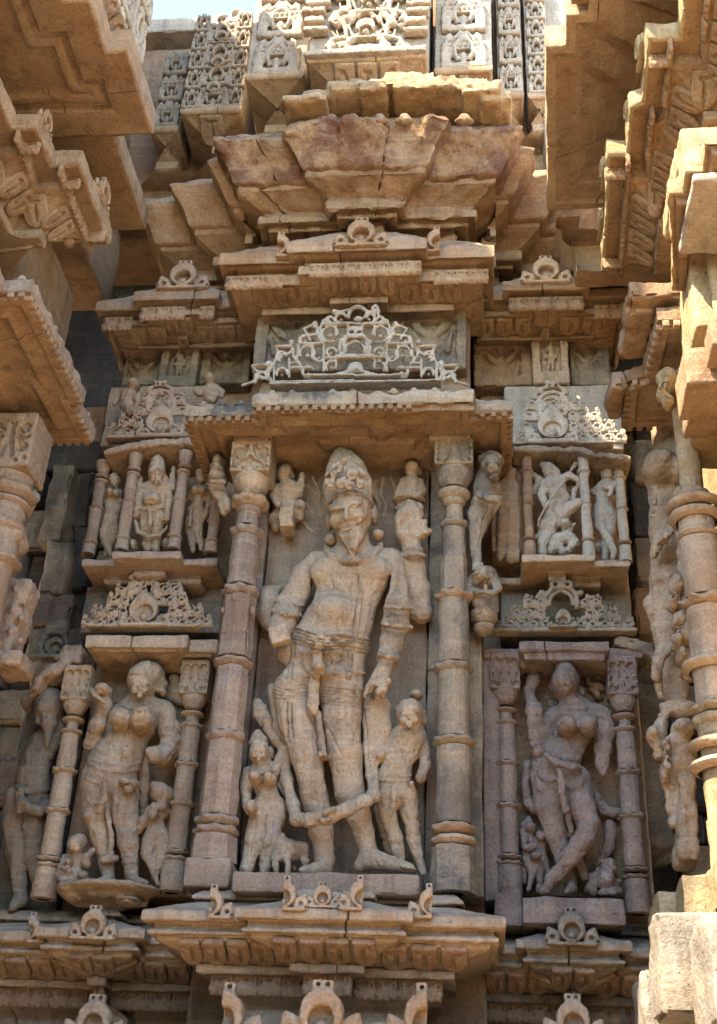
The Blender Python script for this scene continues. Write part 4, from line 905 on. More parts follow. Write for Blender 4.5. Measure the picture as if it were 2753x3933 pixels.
for (cx_, cy_) in [(1010, 215), (1035, 10), (1035, -200)]:
    S.disc(cx_, cy_, .004, 78, .022); S.disc(cx_, cy_+6, .022, 46, .03, sub=True); S.ell(cx_, cy_+34, .006, 26, 26, .02); arc(S, cx_, cy_, 112, 20, 160, 13); arc(S, cx_, cy_-50, 60, 20, 160, 12); S.ell(cx_, cy_-115, 0, 30, 24, .02); S.box(cx_, cy_+88, 0, 170, 10, .02)
    for q in (-1, 1):
        S.limb([(cx_+q*60, cy_+60, 0, 20), (cx_+q*110, cy_+100, 0, 26), (cx_+q*170, cy_+150, 0, 34)], .01, 1.2); S.limb([(cx_+q*165, cy_-150, 0, 20), (cx_+q*225, cy_-90, 0, 18), (cx_+q*160, cy_-10, 0, 20), (cx_+q*150, cy_+70, 0, 18), (cx_+q*260, cy_+95, 0, 18), (cx_+q*300, cy_+150, 0, 18), (cx_+q*240, cy_+195, 0, 20)], .006, 1.3)
        S.ell(cx_+q*215, cy_-30, 0, 34, 40, .02); S.disc(cx_+q*215, cy_-26, .02, 16, .03, sub=True); S.ell(cx_+q*255, cy_+140, 0, 30, 34, .02); S.disc(cx_+q*255, cy_+142, .02, 14, .03, sub=True); S.limb([(cx_+q*105, cy_-95, 0, 13), (cx_+q*130, cy_-10, 0, 12), (cx_+q*100, cy_+60, 0, 12)], .006, 1.3); S.limb([(cx_+q*160, cy_+90, 0, 12), (cx_+q*215, cy_+60, 0, 12), (cx_+q*225, cy_+20, 0, 10)], .006, 1.3)
        for j, (wx, hy) in enumerate([(90, 26), (75, 30), (95, 22)]):
            S.box(cx_+q*(400-8*j), cy_-120+j*75, 0, wx, hy, .024, rd=.004); S.disc(cx_+q*(380+30*(j % 2)), cy_-118+j*75, .02, 12, .02, sub=True); S.disc(cx_+q*(430-20*(j % 2)), cy_-110+j*75, .02, 10, .02, sub=True)
S.box(1005, 420, 0, 470, 26, .03); S.ell(1010, 385, 0, 180, 50, .025, k=.02)
solo('pierced_lattice', S.build(.003), PALE, 'sunlit pierced horseshoe lattice on the central top pier', 'lattice', 60)
pier('lattice pier with rope bands left of the sunlit central one', 548, 680, 170, -.20, 7.32, PALE, [(.5, .8, .03, 5, .27, 0), (.5, .8, .19, 5, .27, 1)], mat2=BUFF, foot=.2)
pier('shaded lattice pier with rope bands right of the sunlit central one', 974, 1104, 158, -.20, 7.5, PALE, [(.5, .8, .03, 5, .27, 0), (.5, .8, .19, 5, .27, 1)], mat2=BUFF, foot=.18)
pier('narrow lattice pier between dark slits at the top', 1117, 1175, 215, .06, 7.5, PALE, [(.5, .9, .03, 7, .22, 0), (.5, .9, .17, 7, .22, 1)], petals=True, foot=.1, mat2=BUFF)
pier('narrow pierced pier against the tall soffit slab', 1183, 1235, 215, .08, 7.5, PALE, [(.5, .9, .03, 9, .14, 0)], petals=False, foot=.08, mat2=BUFF)
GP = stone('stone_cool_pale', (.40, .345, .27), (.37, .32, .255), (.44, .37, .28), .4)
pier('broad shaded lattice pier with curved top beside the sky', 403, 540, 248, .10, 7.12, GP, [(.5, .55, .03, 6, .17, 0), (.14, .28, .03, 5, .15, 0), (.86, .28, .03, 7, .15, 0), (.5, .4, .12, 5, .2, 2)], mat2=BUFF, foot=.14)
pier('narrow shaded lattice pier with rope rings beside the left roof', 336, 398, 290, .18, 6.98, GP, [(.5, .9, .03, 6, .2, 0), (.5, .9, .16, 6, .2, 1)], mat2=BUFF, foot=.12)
V, F = rbox(PX(300, 60, .40), PX(560, 60, .40), .38, .6, PZ(430, 74, .4), PZ(430, 44, .4), .01, .02, .006); solo('coping_slab', (V, F), PALE, 'sunlit coping slab against the blue sky', 'coping')
S = Sculpt(.008, U, .2)
for (u, v, r_) in [(520, 55, 22), (545, 38, 20), (505, 80, 18), (560, 60, 20), (535, 80, 18), (500, 42, 14), (530, 30, 12)]: S.ell(u, v, 0, r_, r_*.8, .03, k=.012); S.disc(u, v, .02, r_*.35, .02, sub=True)
solo('scroll_finial', S.build(.003), PALE, 'curled leaf finial at the edge of the sky', 'finial', 60)
# ------------------------------------------------------------------ left wing
LW = thing('wing_wall', 'shaded left wing of the temple rising out of the frame', 'wall', (-1.9, -1.2, 0))
part('wall_block', LW, rbox(-2.6, -1.46, -2.55, .3, 0, 5.36, .01, .05, .005), TAN)
part('wall_block', LW, rbox(-2.6, -1.0, -2.5, -.58, 5.50, 7.45, .01, .05, .004), TAN)
part('wall_block', LW, rbox(-2.6, -1.0, -2.78, -2.502, 6.35, 7.45, .01, .05, .004), TAN)  # unseen extension, added to shade the upper part of the right column
part('wall_block', LW, rbox(-2.6, -1.02, -2.5, -.1, 5.40, 5.52, .01, .05, .004), TAN)
part('wall_block', LW, rbox(-2.6, -1.4, -.57, .6, 5.53, 6.6, .01, .05, .004), TAN)
part('wall_block', LW, rbox(-3.2, -1.82, -.9, .6, 6.61, 8.6, .01, .06, .004), TAN)  # unseen block, added to throw shade on the left piers
for k in range(7):
    for j in range(10):
        inst('lattice_cell', LW, get(CURL, curl_mesh, PALE), (-.992, -.70-.19*j, 5.62+k*.26), R(90), (.95, 1.3, 1.9))
run_petals(LW, [(-.93, -2.0), (-.93, -.58)], 0, (0.02, 5.60), (-.06, 5.50), TAN, .10)
def wingeave(label, path, z, mat, th=.12, edge=None):
    c = thing('stepped_eave', label, 'eave', (path[len(path)//2][0], path[len(path)//2][1], z-.02))
    pr_ = [(-.25, z+th+.03), (-.03, z+th+.02), (0, z+th), (0, z), (-.012, z-.004), (-.13, z), (-.135, z+.03), (-.16, z+.032), (-.165, z+.012), (-.20, z+.012), (-.21, z+.04), (-.62, z+.045)]
    part('slab', c, mould(path, pr_[:5], 0, .02, .005, 12., .014), edge or mat); part('soffit', c, mould(path, pr_[4:], 0, .03, .004, 9.), mat)
    return c
wingeave('stepped stone roof edge with broad flat lip at top left', [(-1.30, -2.55), (-1.02, -2.55), (-1.02, -1.32), (-.92, -1.32), (-.92, -1.10), (-.84, -1.10), (-.84, -.69), (-1.5, -.69)], 5.35, TAN)
# carved cornice of the left wing
def wingcornice(label, path, z, mat, pm, edge, crestpts=()):
    c = thing('wing_cornice', label, 'cornice', (path[len(path)//2][0], path[len(path)//2][1], z-.2))
    pr_ = [(-.4, z+.12), (-.06, z+.085), (0, z+.075), (0, z), (-.012, z-.004), (-.07, z), (-.075, z-.05), (-.10, z-.055), (-.19, z-.14), (-.18, z-.15), (-.18, z-.19), (-.24, z-.20), (-.55, z-.21)]
    part('slab', c, mould(path, pr_[:5], 0, .016, .007, 14., .012), edge); sf_ = part('soffit', c, mould(path, pr_[4:], 0, .02, .005, 14., .015), mat)
    run_petals(sf_, path, 0, (-.095, z-.055), (-.19, z-.14), pm, .08, None, .05)
    run_items(sf_, path, 0, -.068, z-.028, get(LEAF, scroll_mesh, pm), .07, None, 'leaf', (1, 1, .8), 0., .06)
    for q, rz, s, hf in crestpts: inst('crest', c, get(CREST, crest_mesh, edge, hf), q, rz, (s, s, s))
    return c
wingcornice('carved brown cornice of the left wing with curled crests', [(-1.40, -1.9), (-1.22, -1.9), (-1.22, -1.08), (-1.13, -1.08), (-1.13, -.90), (-1.02, -.90), (-1.02, -.47), (-1.6, -.47)], 4.97, TAN, TAN, TAN, [((-1.03, -.62, 5.045), R(90), .8, 0), ((-1.14, -1.0, 5.045), R(90), .6, 0)])
S = Sculpt(.008, Q1, -.55); S.limb([(60, 640, -.01, 20), (170, 800, -.01, 20), (260, 960, -.01, 20), (305, 1090, -.01, 20)], .01)                       # lumpy weathered carving under that cornice
for (x, y) in [(90, 700), (120, 760), (170, 830), (215, 880), (250, 950), (275, 1020), (300, 1080), (60, 640), (240, 900), (180, 790)]: S.ell(x, y, rng.uniform(0, .05), rng.uniform(22, 40), rng.uniform(22, 40), .03, k=.012)
for (x, y) in [(120, 740), (200, 850), (260, 980), (150, 800)]: S.disc(x, y, .06, 10, .03, sub=True)
solo('weathered_carving', S.build(.006, 30.), TAN, 'lumpy weathered leaf carving below the left wing cornice', 'carving', 60)
canopy('wing_canopy', 'large slab canopy with toothed edge projecting at far left', [(-1.08, -2.0), (-1.08, -1.12), (-.987, -1.12), (-.987, -.50), (-1.02, -.50), (-1.02, -.25), (-1.6, -.25)], 4.155, TAN, PINK, True, None, oref=.42, back=-.1)
# column of the left wing and its block
column('wing_column', 'pink ringed column under the far left canopy', ((43, 998), (-12, 1240)), -.50, [('capital', 1075, 955, 55, 1., MOT2, PINK), ('bowl', 1100, 1076, 40, 50, PINK), ('ring', 1112, 40, 62, 20, .03, PINK), ('ring', 1135, 36, 52, 14, 0, PINK), ('shaft', 1180, 1140, 46, 44, PINK), ('ring', 1190, 40, 56, 18, 0, PINK), ('shaft', 1255, 1195, 50, 46, PINK), ('ring', 1262, 44, 62, 18, .03, PINK), ('shaft', 1420, 1270, 46, 46, PINK), ('ring', 1440, 42, 60, 18, .03, PINK), ('shaft', 1700, 1450, 48, 48, PINK)])
S = Sculpt(.008, Q5, -.32)
S.box(60, 450, 0, 62, 190, .06, -6, .02, .02); S.box(60, 650, .02, 70, 40, .08, 0, .012, .02)
for (x, y) in [(80, 330), (60, 400), (95, 440), (50, 500), (90, 540), (70, 300)]: S.ell(x, y, .06, 16, 20, .014, k=.004)
for (x, y) in [(85, 370), (60, 450), (95, 500), (70, 560)]: S.disc(x, y, .07, 12, .03, sub=True)
solo('carved_block', S.build(.004), PINK, 'pink carved block with leaf holes at the far left edge', 'block', 60)
S = Sculpt(.007, Q3, -.42); S.ell(55, 1080, .05, 70, 55, .05); S.ell(70, 1150, .07, 40, 60, .05); S.limb([(110, 1000, .02, 24), (150, 1060, .02, 26), (120, 1130, .02, 22)], .01)
S2 = Sculpt(.007, Q5, -.42); S2.ell(70, 60, .07, 45, 55, .05); S2.limb([(60, 10, .03, 40), (100, 120, .04, 24), (60, 160, .03, 30)], .015)
solo('bracket_figure', S.build(.003), PINK, 'worn pink bracket lump on the far left column', 'carving', 60)
solo('bracket_figure', S2.build(.003), PINK, 'worn pink lump with flat broken face low on the far left column', 'carving', 60)
S = Sculpt(.008, Q3, -.45)
for (x, y) in [(20, 930), (60, 1085)]: S.ell(x, y, 0, 30, 60, .04)
for i in range(6): S.limb([(10+i*14, 470+i*22, 0, 13), (25+i*14, 410+i*30, 0, 10)], .006)
# ------------------------------------------------------------------ right wing
RW = thing('wing_wall', 'right wing of the temple with sunlit members at the frame edge', 'wall', (1.9, -1.2, 0))
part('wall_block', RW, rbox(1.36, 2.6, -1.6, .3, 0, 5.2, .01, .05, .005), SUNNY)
part('wall_block', RW, rbox(1.0, 2.6, -1.0, .6, 5.40, 5.60, .01, .05, .004), TAN)
part('wall_block', RW, rbox(.80, 2.6, .16, .6, 5.61, 8.4, .01, .05, .004), PALE)
RE = thing('stepped_eave', 'tall flat soffit slab with stepped ribs at top right', 'eave', (.9, -.6, 5.25))
zr = 5.32; pR = [(1.7, -.22), (.762, -.22), (.718, -1.05), (.790, -1.05), (.785, -1.18), (.86, -1.18), (.85, -1.5)]
pr_ = [(-.2, zr+.14), (0, zr+.12), (0, zr), (-.035, zr-.002), (-.04, zr+.018), (-.13, zr+.02), (-.135, zr+.034), (-.19, zr+.036), (-.195, zr+.05), (-.27, zr+.052), (-.275, zr+.066), (-.6, zr+.07)]
part('slab', RE, mould(pR, pr_[:4], 0, .02, .004, 12., .014), BUFF); part('soffit', RE, mould(pR, pr_[3:], 0, .03, .003, 9.), TAN)
part('slab', RE, rbox(.80, 1.6, -1.62, -1.20, 5.34, 5.5, .008, .03, .004), TAN)
part('slab', RE, mould([(1.6, -.02), (.80, -.02), (.80, -.2)], [(-.1, 5.3), (0, 5.3), (0, 5.24), (-.02, 5.22), (-.02, 5.17), (-.07, 5.10), (-.07, 5.0), (-.3, 4.98)], 0, .03, .004), TAN)
wingcornice('sunlit stepped cornice with carved ochre underside at right', [(1.7, -.25), (.965, -.25), (.935, -.87), (1.0, -.87), (.995, -1.08), (1.03, -1.10), (1.02, -1.36), (1.12, -1.36), (1.10, -1.7)], 4.95, OCHRE, OCHRE, SUNNY)
# canopies of the right wing
canopy('wing_canopy', 'dark toothed canopy end between the right cornice and the lady', [(1.7, -.36), (.975, -.36), (.965, -.62), (1.02, -.66), (1.03, -.95), (1.7, -.95)], 4.11, TAN, OCHRE, False, None, oref=.42, back=-.1)
canopy('wing_canopy', 'sunlit stepped canopy slab with orange lip at the right edge', [(1.7, -1.02), (1.075, -1.02), (1.01, -1.44), (1.05, -1.44), (1.045, -1.52), (1.09, -1.52), (1.08, -1.62), (1.5, -1.62)], 4.17, OCHRE, SUNNY, False, [], oref=.42, back=-.1)
for (u0, u1, v0, v1, y, dp, lb) in [(1412, 1548, 628, 664, -.98, .30, 'ragged thick broken slab above the dark canopy at right'), (1408, 1470, 668, 700, -.92, .25, 'lower ragged slab under the thick broken slab'), (1372, 1402, 828, 868, -.64, .2, 'small broken slab end on the dark canopy')]:
    V, F = rbox(PX(u0, v1, y), PX(u1, v1, y), y, y+dp, PZ(u0, v1, y), PZ(u0, v0, y), .012, .012, .012, 13.); solo('broken_slab', (V, F), OCHRE, lb, 'slab', 50)
for (u0, u1, v0, v1, y, mt, lb) in [(1535, 1700, 285, 372, -1.50, SUNNY, 'bright broken block on top of the sunlit canopy'), (1518, 1560, 330, 380, -1.42, SUNNY, 'small bright chipped block left of the bright broken block'), (1555, 1700, 385, 405, -1.55, PALE, 'thin bright slab under the bright broken block')]:
    solo('stone_block', rbox(PX(u0, v1, y), PX(u1, v1, y), y, y+.3, PZ(u0, v1, y), PZ(u0, v0, y), .01, .015, .004, 25.), mt, lb, 'block')
bx('white sunlit jamb below the sunlit canopy at the right edge', 1545, 1640, 470, 730, -1.15, -.9, SUNNY, 'wing_jamb', 'jamb')
column('wing_column', 'short sunlit colonnette at the right frame edge', ((1604, 700), (1604, 480)), -1.2, [('ring', 500, 20, 28, 8, 0, SUNNY), ('ring', 520, 20, 28, 8, 0, SUNNY), ('shaft', 720, 525, 20, 20, SUNNY)])
# stepped bracket slab over the big right column
RB = thing('bracket_slab', 'stepped slab with orange underside and white sunlit edges over the right column', 'bracket', (1.2, -1.0, 3.6))
za = PZ(1560, 1120, -.95)
for k, (x0, y0, y1, z0, z1, mt) in enumerate([(1.085, -1.02, -.88, 3.70, 3.80, OCHRE), (1.045, -1.22, -1.03, 3.66, 3.79, OCHRE), (1.10, -1.34, -1.23, 3.70, 3.80, OCHRE)]):
    part('step', RB, rbox(x0, 1.6, y0, y1, z0, z1, .006, .02, .003), mt)
column('wing_column', 'big weathered round column at the right frame edge', ((1592, 1441), (1545, 1040)), -.70, [('shaft', 1990, 1845, 56, 54, SUNNY), ('ring', 1620, 46, 58, 22, .02, SUNNY), ('ring', 1592, 46, 57, 16, .05, SUNNY), ('shaft', 1850, 1636, 50, 50, SUNNY), ('shaft', 1580, 1370, 46, 44, BUFF), ('ring', 1355, 42, 56, 15, .1, BUFF), ('shaft', 1342, 1215, 43, 42, BUFF), ('ring', 1203, 38, 46, 10, .02, BUFF), ('shaft', 1196, 1110, 40, 38, BUFF), ('shaft', 1105, 925, 26, 24, SUNNY)])  # sun and shade put into the tones: sunlit yellow, shaded buff
S = Sculpt(.006, Z7, -.78)                       # lion bracket and drapery in the sun
S.ell(790, 120, .05, 80, 90, .05); S.ell(760, 200, .06, 50, 70, .045); S.limb([(900, 60, .04, 40), (960, 160, .03, 50), (1010, 260, .03, 40)], .02); S.limb([(1000, 180, .04, 20), (930, 210, .06, 20), (880, 290, .05, 22), (870, 340, .03, 16)], .006); S.ell(800, 280, .06, 40, 40, .04)
for (x, y) in [(770, 100), (800, 150), (750, 140), (790, 250)]: S.disc(x, y, .11, 12, .04, sub=True)
S.ell(960, 0, .04, 60, 60, .05); S.limb([(940, -120, .03, 50), (960, -20, .04, 60), (1010, 100, .02, 60)], .02)
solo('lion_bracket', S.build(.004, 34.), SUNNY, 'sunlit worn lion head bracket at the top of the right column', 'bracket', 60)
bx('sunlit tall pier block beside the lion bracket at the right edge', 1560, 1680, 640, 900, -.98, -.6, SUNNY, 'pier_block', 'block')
# lower ledge of the right wing
pW = [(1.7, -.20), (.955, -.20), (.945, -.52), (.99, -.52), (.985, -.70), (1.05, -.70), (1.03, -1.05), (1.12, -1.05), (1.12, -1.4)]
zq = BCP[7][1]
c = thing('lotus_cornice', 'weathered stepped ledge with petal band under the right column', 'cornice', (1.05, -.6, zq-.3))
prw = [(-.42, zq+.16), (-.20, zq+.12), (-.10, zq+.075), (0, zq+.05), (0, zq-.07), (-.035, zq-.075), (-.035, zq-.12), (-.05, zq-.125), (-.05, zq-.14), (-.17, zq-.26), (-.16, zq-.265), (-.16, zq-.30), (-.42, zq-.32)]
k_ = part('course', c, mould(pW, prw, 0, .02, .008, 14., .014), SUNNY); run_petals(k_, pW, 0, (-.05, zq-.14), (-.17, zq-.26), OCHRE, .075, None, .05)
DIM = stone('stone_dim_block', (.34, .30, .24), (.31, .275, .225), (.38, .32, .25), .4)
RBk = thing('stacked_block', 'bright white-edged stone block in the bottom right corner', 'block', (1.2, -.9, 1.9))
part('block', RBk, rbox(.862, 1.7, -1.02, -.86, 2.03, 2.26, .012, .02, .008), DIM); part('block', RBk, rbox(.845, 1.7, -.855, -.62, 1.95, 2.155, .012, .02, .008), DIM); part('block', RBk, rbox(.93, 1.7, -1.3, -1.024, 1.98, 2.20, .012, .02, .008), DIM)
part('pier', RBk, rbox(.98, 1.7, -1.25, -.1, 0, 1.96, .01, .05, .004), PALE)

for (q, rz_, s_, hf, mt, par) in [((.955, -.40, 5.03), -90, .6, 0, SUNNY, None), ((.945, -.68, 5.03), -90, .6, 0, SUNNY, None), ((1.005, -.96, 5.03), -90, .5, 0, SUNNY, None), ((1.02, -1.22, 5.03), -90, .6, 0, SUNNY, None)]:
    inst('crest', bpy.data.objects['wing_cornice.001'], get(CREST, crest_mesh, mt, hf), q, R(rz_), (s_, s_, s_))
for (z_, r_) in [(2.72, .092), (2.78, .088), (3.02, .086), (3.52, .078), (3.56, .084)]:
    o_ = bpy.data.objects['wing_column.002']; xq_, yq_ = o_.location.x, o_.location.y
    part('ring', o_, lathe(xq_, yq_, [(z_-.016, r_*.8), (z_-.008, r_*1.0), (z_, r_*1.06), (z_+.010, r_*1.02), (z_+.016, r_*.8)], 44, .002, step=.006), BUFF, 50)
# ------------------------------------------------------------------ the bearded main statue
ST = thing('bearded_statue', 'large bearded standing stone statue with tall crown in the central niche', 'statue', P(760, 1958, -.15))
S = Sculpt(.0048, Z1, 0.); S.km = .55; S.sm = 1.5
T = Z2
# torso and hips (x, y, depth, radius)
S.limb([(520, 1010, .13, 92), (800, 985, .135, 115), (1075, 985, .125, 95)], .05, .8)
S.limb([(790, 1060, .13, 235), (775, 1180, .125, 252), (735, 1300, .125, 228), (680, 1450, .13, 258), (600, 1620, .135, 285)], .05, .62)
S.ell(590, 1075, .168, 140, 120, .046, k=.06); S.ell(930, 1065, .165, 160, 120, .044, k=.06); S.ell(650, 1400, .17, 190, 150, .075, k=.05)
S.ell(605, 1408, .248, 17, 19, .02, k=.006, sub=True)
S.limb([(330, 1700, .13, 120), (540, 1720, .14, 230), (800, 1680, .12, 120)], .05, .62)
S.ell(800, 1800, .12, 105, 240, .085, k=.04)
# legs
S.limb([(690, 420, .14, 150), (860, 480, .15, 172), (862, 700, .155, 150), (885, 980, .15, 128), (925, 1280, .14, 114), (985, 1440, .13, 96), (1035, 1600, .12, 78), (1075, 1760, .12, 72)], .025, .85, T)
S.limb([(560, 400, .14, 150), (480, 500, .15, 140), (515, 720, .155, 140), (600, 1000, .15, 124), (660, 1290, .14, 114), (705, 1580, .12, 92), (728, 1740, .12, 74), (738, 1800, .12, 72)], .025, .85, T)
S.limb([(1070, 1790, .12, 82), (1000, 1850, .12, 50)], .02, 1, T); S.limb([(1090, 1800, .13, 78), (1250, 1835, .17, 55), (1390, 1868, .19, 36)], .02, .8, T)
for i in range(5): S.limb([(1330+i*8, 1852+i*7, .20-i*.012, 19), (1420-i*4, 1876+i*4, .205-i*.014, 15)], .006, 1, T)
S.limb([(735, 1810, .12, 74), (730, 1860, .14, 62), (640, 1872, .17, 42), (560, 1886, .19, 28)], .02, .85, T)
for i in range(4): S.limb([(610, 1868+i*6, .185-i*.01, 17), (545+i*14, 1890+i*3, .195-i*.01, 13)], .005, 1, T)
# image-left arms
S.limb([(500, 1010, .13, 96), (410, 1120, .13, 98), (340, 1270, .125, 100), (290, 1390, .125, 100)], .03, .85)
S.limb([(290, 1340, .125, 112), (272, 1400, .13, 118)], .006, .8); S.limb([(285, 1410, .13, 98), (245, 1470, .17, 98), (220, 1570, .19, 80)], .02, .85)
S.box(228, 1560, .235, 78, 75, .02, 20, .006, .01)
S.limb([(150, 1260, .04, 80), (130, 1400, .05, 85), (150, 1470, .06, 60)], .03); S.limb([(100, 1215, .04, 30), (220, 1200, .04, 24)], .03)
# image-right arms: front arm down, back arm raised with the disc
S.limb([(1085, 1000, .13, 92), (1130, 1180, .135, 84), (1135, 1350, .14, 92), (1120, 1460, .145, 92)], .03, .85)
S.limb([(1130, 1300, .145, 100), (1130, 1380, .145, 102)], .006, .85); S.limb([(1118, 1470, .145, 110), (1118, 1490, .145, 108)], .005, .85)
S.limb([(1110, 1490, .15, 92), (1085, 1620, .16, 90), (1062, 1720, .17, 72)], .015, .9); S.limb([(1060, 1700, .17, 84), (1055, 1745, .17, 86)], .004, .9)
S.limb([(1055, 1760, .175, 66), (1010, 1880, .185, 70), (990, 1960, .185, 62)], .02, .8)
for i, (a, b) in enumerate([(930, 1990), (975, 2040), (1020, 2030), (1050, 1960)]): S.limb([(1000+i*12, 1900, .21, 24), (a+10, b-50, .225, 22), (a, b, .20, 18)], .006)
S.limb([(960, 1880, .19, 26), (910, 1950, .20, 22), (885, 2030, .19, 18)], .008)
S.limb([(1100, 1000, .10, 88), (1230, 1250, .06, 85), (1315, 1390, .05, 80)], .03, .9); S.limb([(1315, 1390, .055, 80), (1295, 1200, .07, 90), (1262, 1000, .085, 80), (1250, 920, .09, 66)], .025, .9)
S.limb([(1080, 985, .11, 84), (1180, 1030, .09, 72), (1215, 1200, .07, 84), (1230, 1350, .05, 84)], .03, .9); S.limb([(1250, 935, .09, 84), (1250, 950, .09, 84)], .004, .9); S.limb([(1245, 890, .09, 76), (1245, 900, .09, 76)], .004, .9)
S.limb([(1235, 850, .10, 74), (1200, 770, .11, 78), (1330, 770, .11, 58)], .02, .8); S.ell(1205, 670, .115, 98, 148, .040, -12, k=.008); S.ell(1192, 690, .165, 62, 104, .035, -12, k=.004, sub=True)
for (a, b, c, d) in [(1290, 600, 1300, 760), (1260, 560, 1280, 640), (1340, 690, 1300, 790), (1385, 760, 1290, 800)]: S.limb([(a, b, .13, 26), (c, d, .12, 26)], .01)
S.limb([(1220, 545, .10, 30), (1300, 570, .11, 30), (1310, 640, .12, 26)], .01)
# neck and head
S.limb([(790, 960, .14, 135), (790, 800, .165, 125)], .03, .85)
S.ell(778, 630, .19, 160, 190, .105, k=.02); S.limb([(772, 690, .195, 146), (780, 790, .215, 96), (785, 875, .225, 46), (787, 950, .215, 17)], .02, .72)
for q, (cx, cy) in ((-1, (668, 598)), (1, (812, 562))):
    S.ell(cx, cy, .270, 52, 28, .026, 14, k=.010); S.limb([(735+q*28, cy-26-q*6, .272, 9), (cx, cy-46, .264, 9), (cx+q*60, cy-28, .240, 8)], .02)
    S.ell(745+q*95, cy+88, .246, 50, 46, .026, k=.03); S.stroke([(748+q*10, 712-q*4), (748+q*56, 718-q*14), (748+q*98, 700-q*24)], 11, .005)
    S.stroke([(cx-48, cy+22), (cx, cy+22), (cx+48, cy+2)], 7, -.004).stroke([(cx-44, cy-6), (cx, cy-16), (cx+46, cy-18)], 6, .003)
S.limb([(732, 558, .280, 15), (738, 630, .294, 20), (742, 660, .298, 26)], .014); S.ell(752, 752, .280, 36, 14, .014, 10, k=.008)
for k in range(7): S.stroke([(680+24*k, 775-abs(k-3)*14), (738+12*k, 850), (778+3*k, 935)], 5, -.003)
for (x, y) in [(955, 640), (607, 690)]: S.ell(x, y, .14, 26, 75, .04, k=.012)
for (x, y) in [(985, 790), (620, 830)]: S.ell(x, y, .14, 44, 44, .03, k=.01); S.disc(x, y, .175, 16, .02, sub=True)
for (a, b) in zip([(500, 905), (540, 935)], [(0, 0)]*2): pass
# carved lines: necklace, sacred thread, belts, hems, folds
nk = [(575, 905), (620, 960), (700, 990), (780, 995), (870, 985), (950, 950), (1010, 890)]
S.stroke(nk, 16, .010, bead=22).stroke([(a, b-28) for a, b in nk], 9, .006).stroke([(a, b+26) for a, b in nk], 7, -.004)
S.stroke([(640, 1000), (615, 1120), (640, 1200), (730, 1225), (790, 1180), (820, 1090)], 7, -.004).stroke([(830, 1100), (840, 1250), (815, 1420), (795, 1570)], 9, -.006).stroke([(845, 1100), (855, 1250), (832, 1420), (812, 1570)], 9, .005)
for k in range(5):
    S.stroke([(365-6*k, 1505+26*k), (520, 1560+24*k), (700, 1560+24*k), (850, 1590+22*k), (925, 1600+24*k)], 8, .008 if k != 2 else .004, bead=14 if k in (1, 4) else 0)
    S.stroke([(365-6*k, 1518+26*k), (520, 1573+24*k), (700, 1573+24*k), (850, 1603+22*k), (925, 1612+24*k)], 5, -.0035)
S.ell(520, 1600, .255, 90, 42, .012, 12, k=.008); S.limb([(470, 1580, .26, 22), (520, 1660, .265, 24), (600, 1600, .26, 22)], .008)
for a in [[(500, 1690), (430, 1720), (390, 1780)], [(560, 1690), (620, 1720), (650, 1790)], [(480, 1690), (400, 1700), (330, 1760)], [(580, 1680), (660, 1700), (720, 1690)], [(400, 1790), (440, 1850), (490, 1850)], [(550, 1850), (640, 1800), (750, 1700)], [(560, 1880), (690, 1860), (860, 1850)]]: S.stroke(a, 9, .008)
for x, y0_, y1_ in [(320, 1650, 1890), (762, 1700, 1890)]:
    for dx in (-14, 14): S.stroke([(x+dx, y0_), (x+dx-30*(x < 500), y1_)], 11, -.010, bead=20)
S.stroke([(190, 1890), (300, 1900), (450, 1880)], 8, .007, bead=18).stroke([(560, 1880), (700, 1870), (870, 1860)], 8, .007, bead=18)
for k in range(6): S.stroke([(345, 390+32*k), (420, 440+24*k), (600, 420+28*k)], 8, .0022, T).stroke([(345, 404+32*k), (420, 454+24*k), (600, 434+28*k)], 6, -.002, T); S.stroke([(700, 470+24*k), (860, 480+26*k), (1030, 500+26*k)], 8, .002, T).stroke([(700, 482+24*k), (860, 492+26*k), (1030, 512+26*k)], 6, -.002, T)
for dx in (-18, 18): S.stroke([(445+dx+10, 600), (455+dx, 740), (460+dx, 860)], 12, -.010, T, bead=21)
for x0_, y0_, x1_, y1_ in [(560, 700, 650, 900), (600, 640, 690, 860), (640, 820, 720, 1010), (760, 800, 860, 1000), (900, 700, 980, 860)]: S.stroke([(x0_, y0_), (x1_, y1_)], 9, -.004, T)
S.limb([(640, 1640, .235, 42), (645, 1760, .24, 36)], .01) if False else None
# central sash hanging between the thighs
S.limb([(675, 215, .245, 40), (680, 330, .25, 46), (672, 380, .24, 40)], .01, .8, T); S.ell(690, 330, .265, 48, 38, .03, k=.008, fr=T); S.limb([(655, 430, .22, 44), (645, 620, .225, 46), (655, 665, .22, 28)], .008, .6, T)
S.limb([(680, 680, .20, 26), (705, 850, .20, 24), (720, 980, .20, 26)], .006, .8, T); S.box(725, 1010, .20, 34, 22, .03, 0, .004, .006, T)
for (x, y) in [(640, 200), (720, 200)]: S.disc(x+40*(x < 700)-10, y+15, .275, 16, .02, fr=T, sub=True)
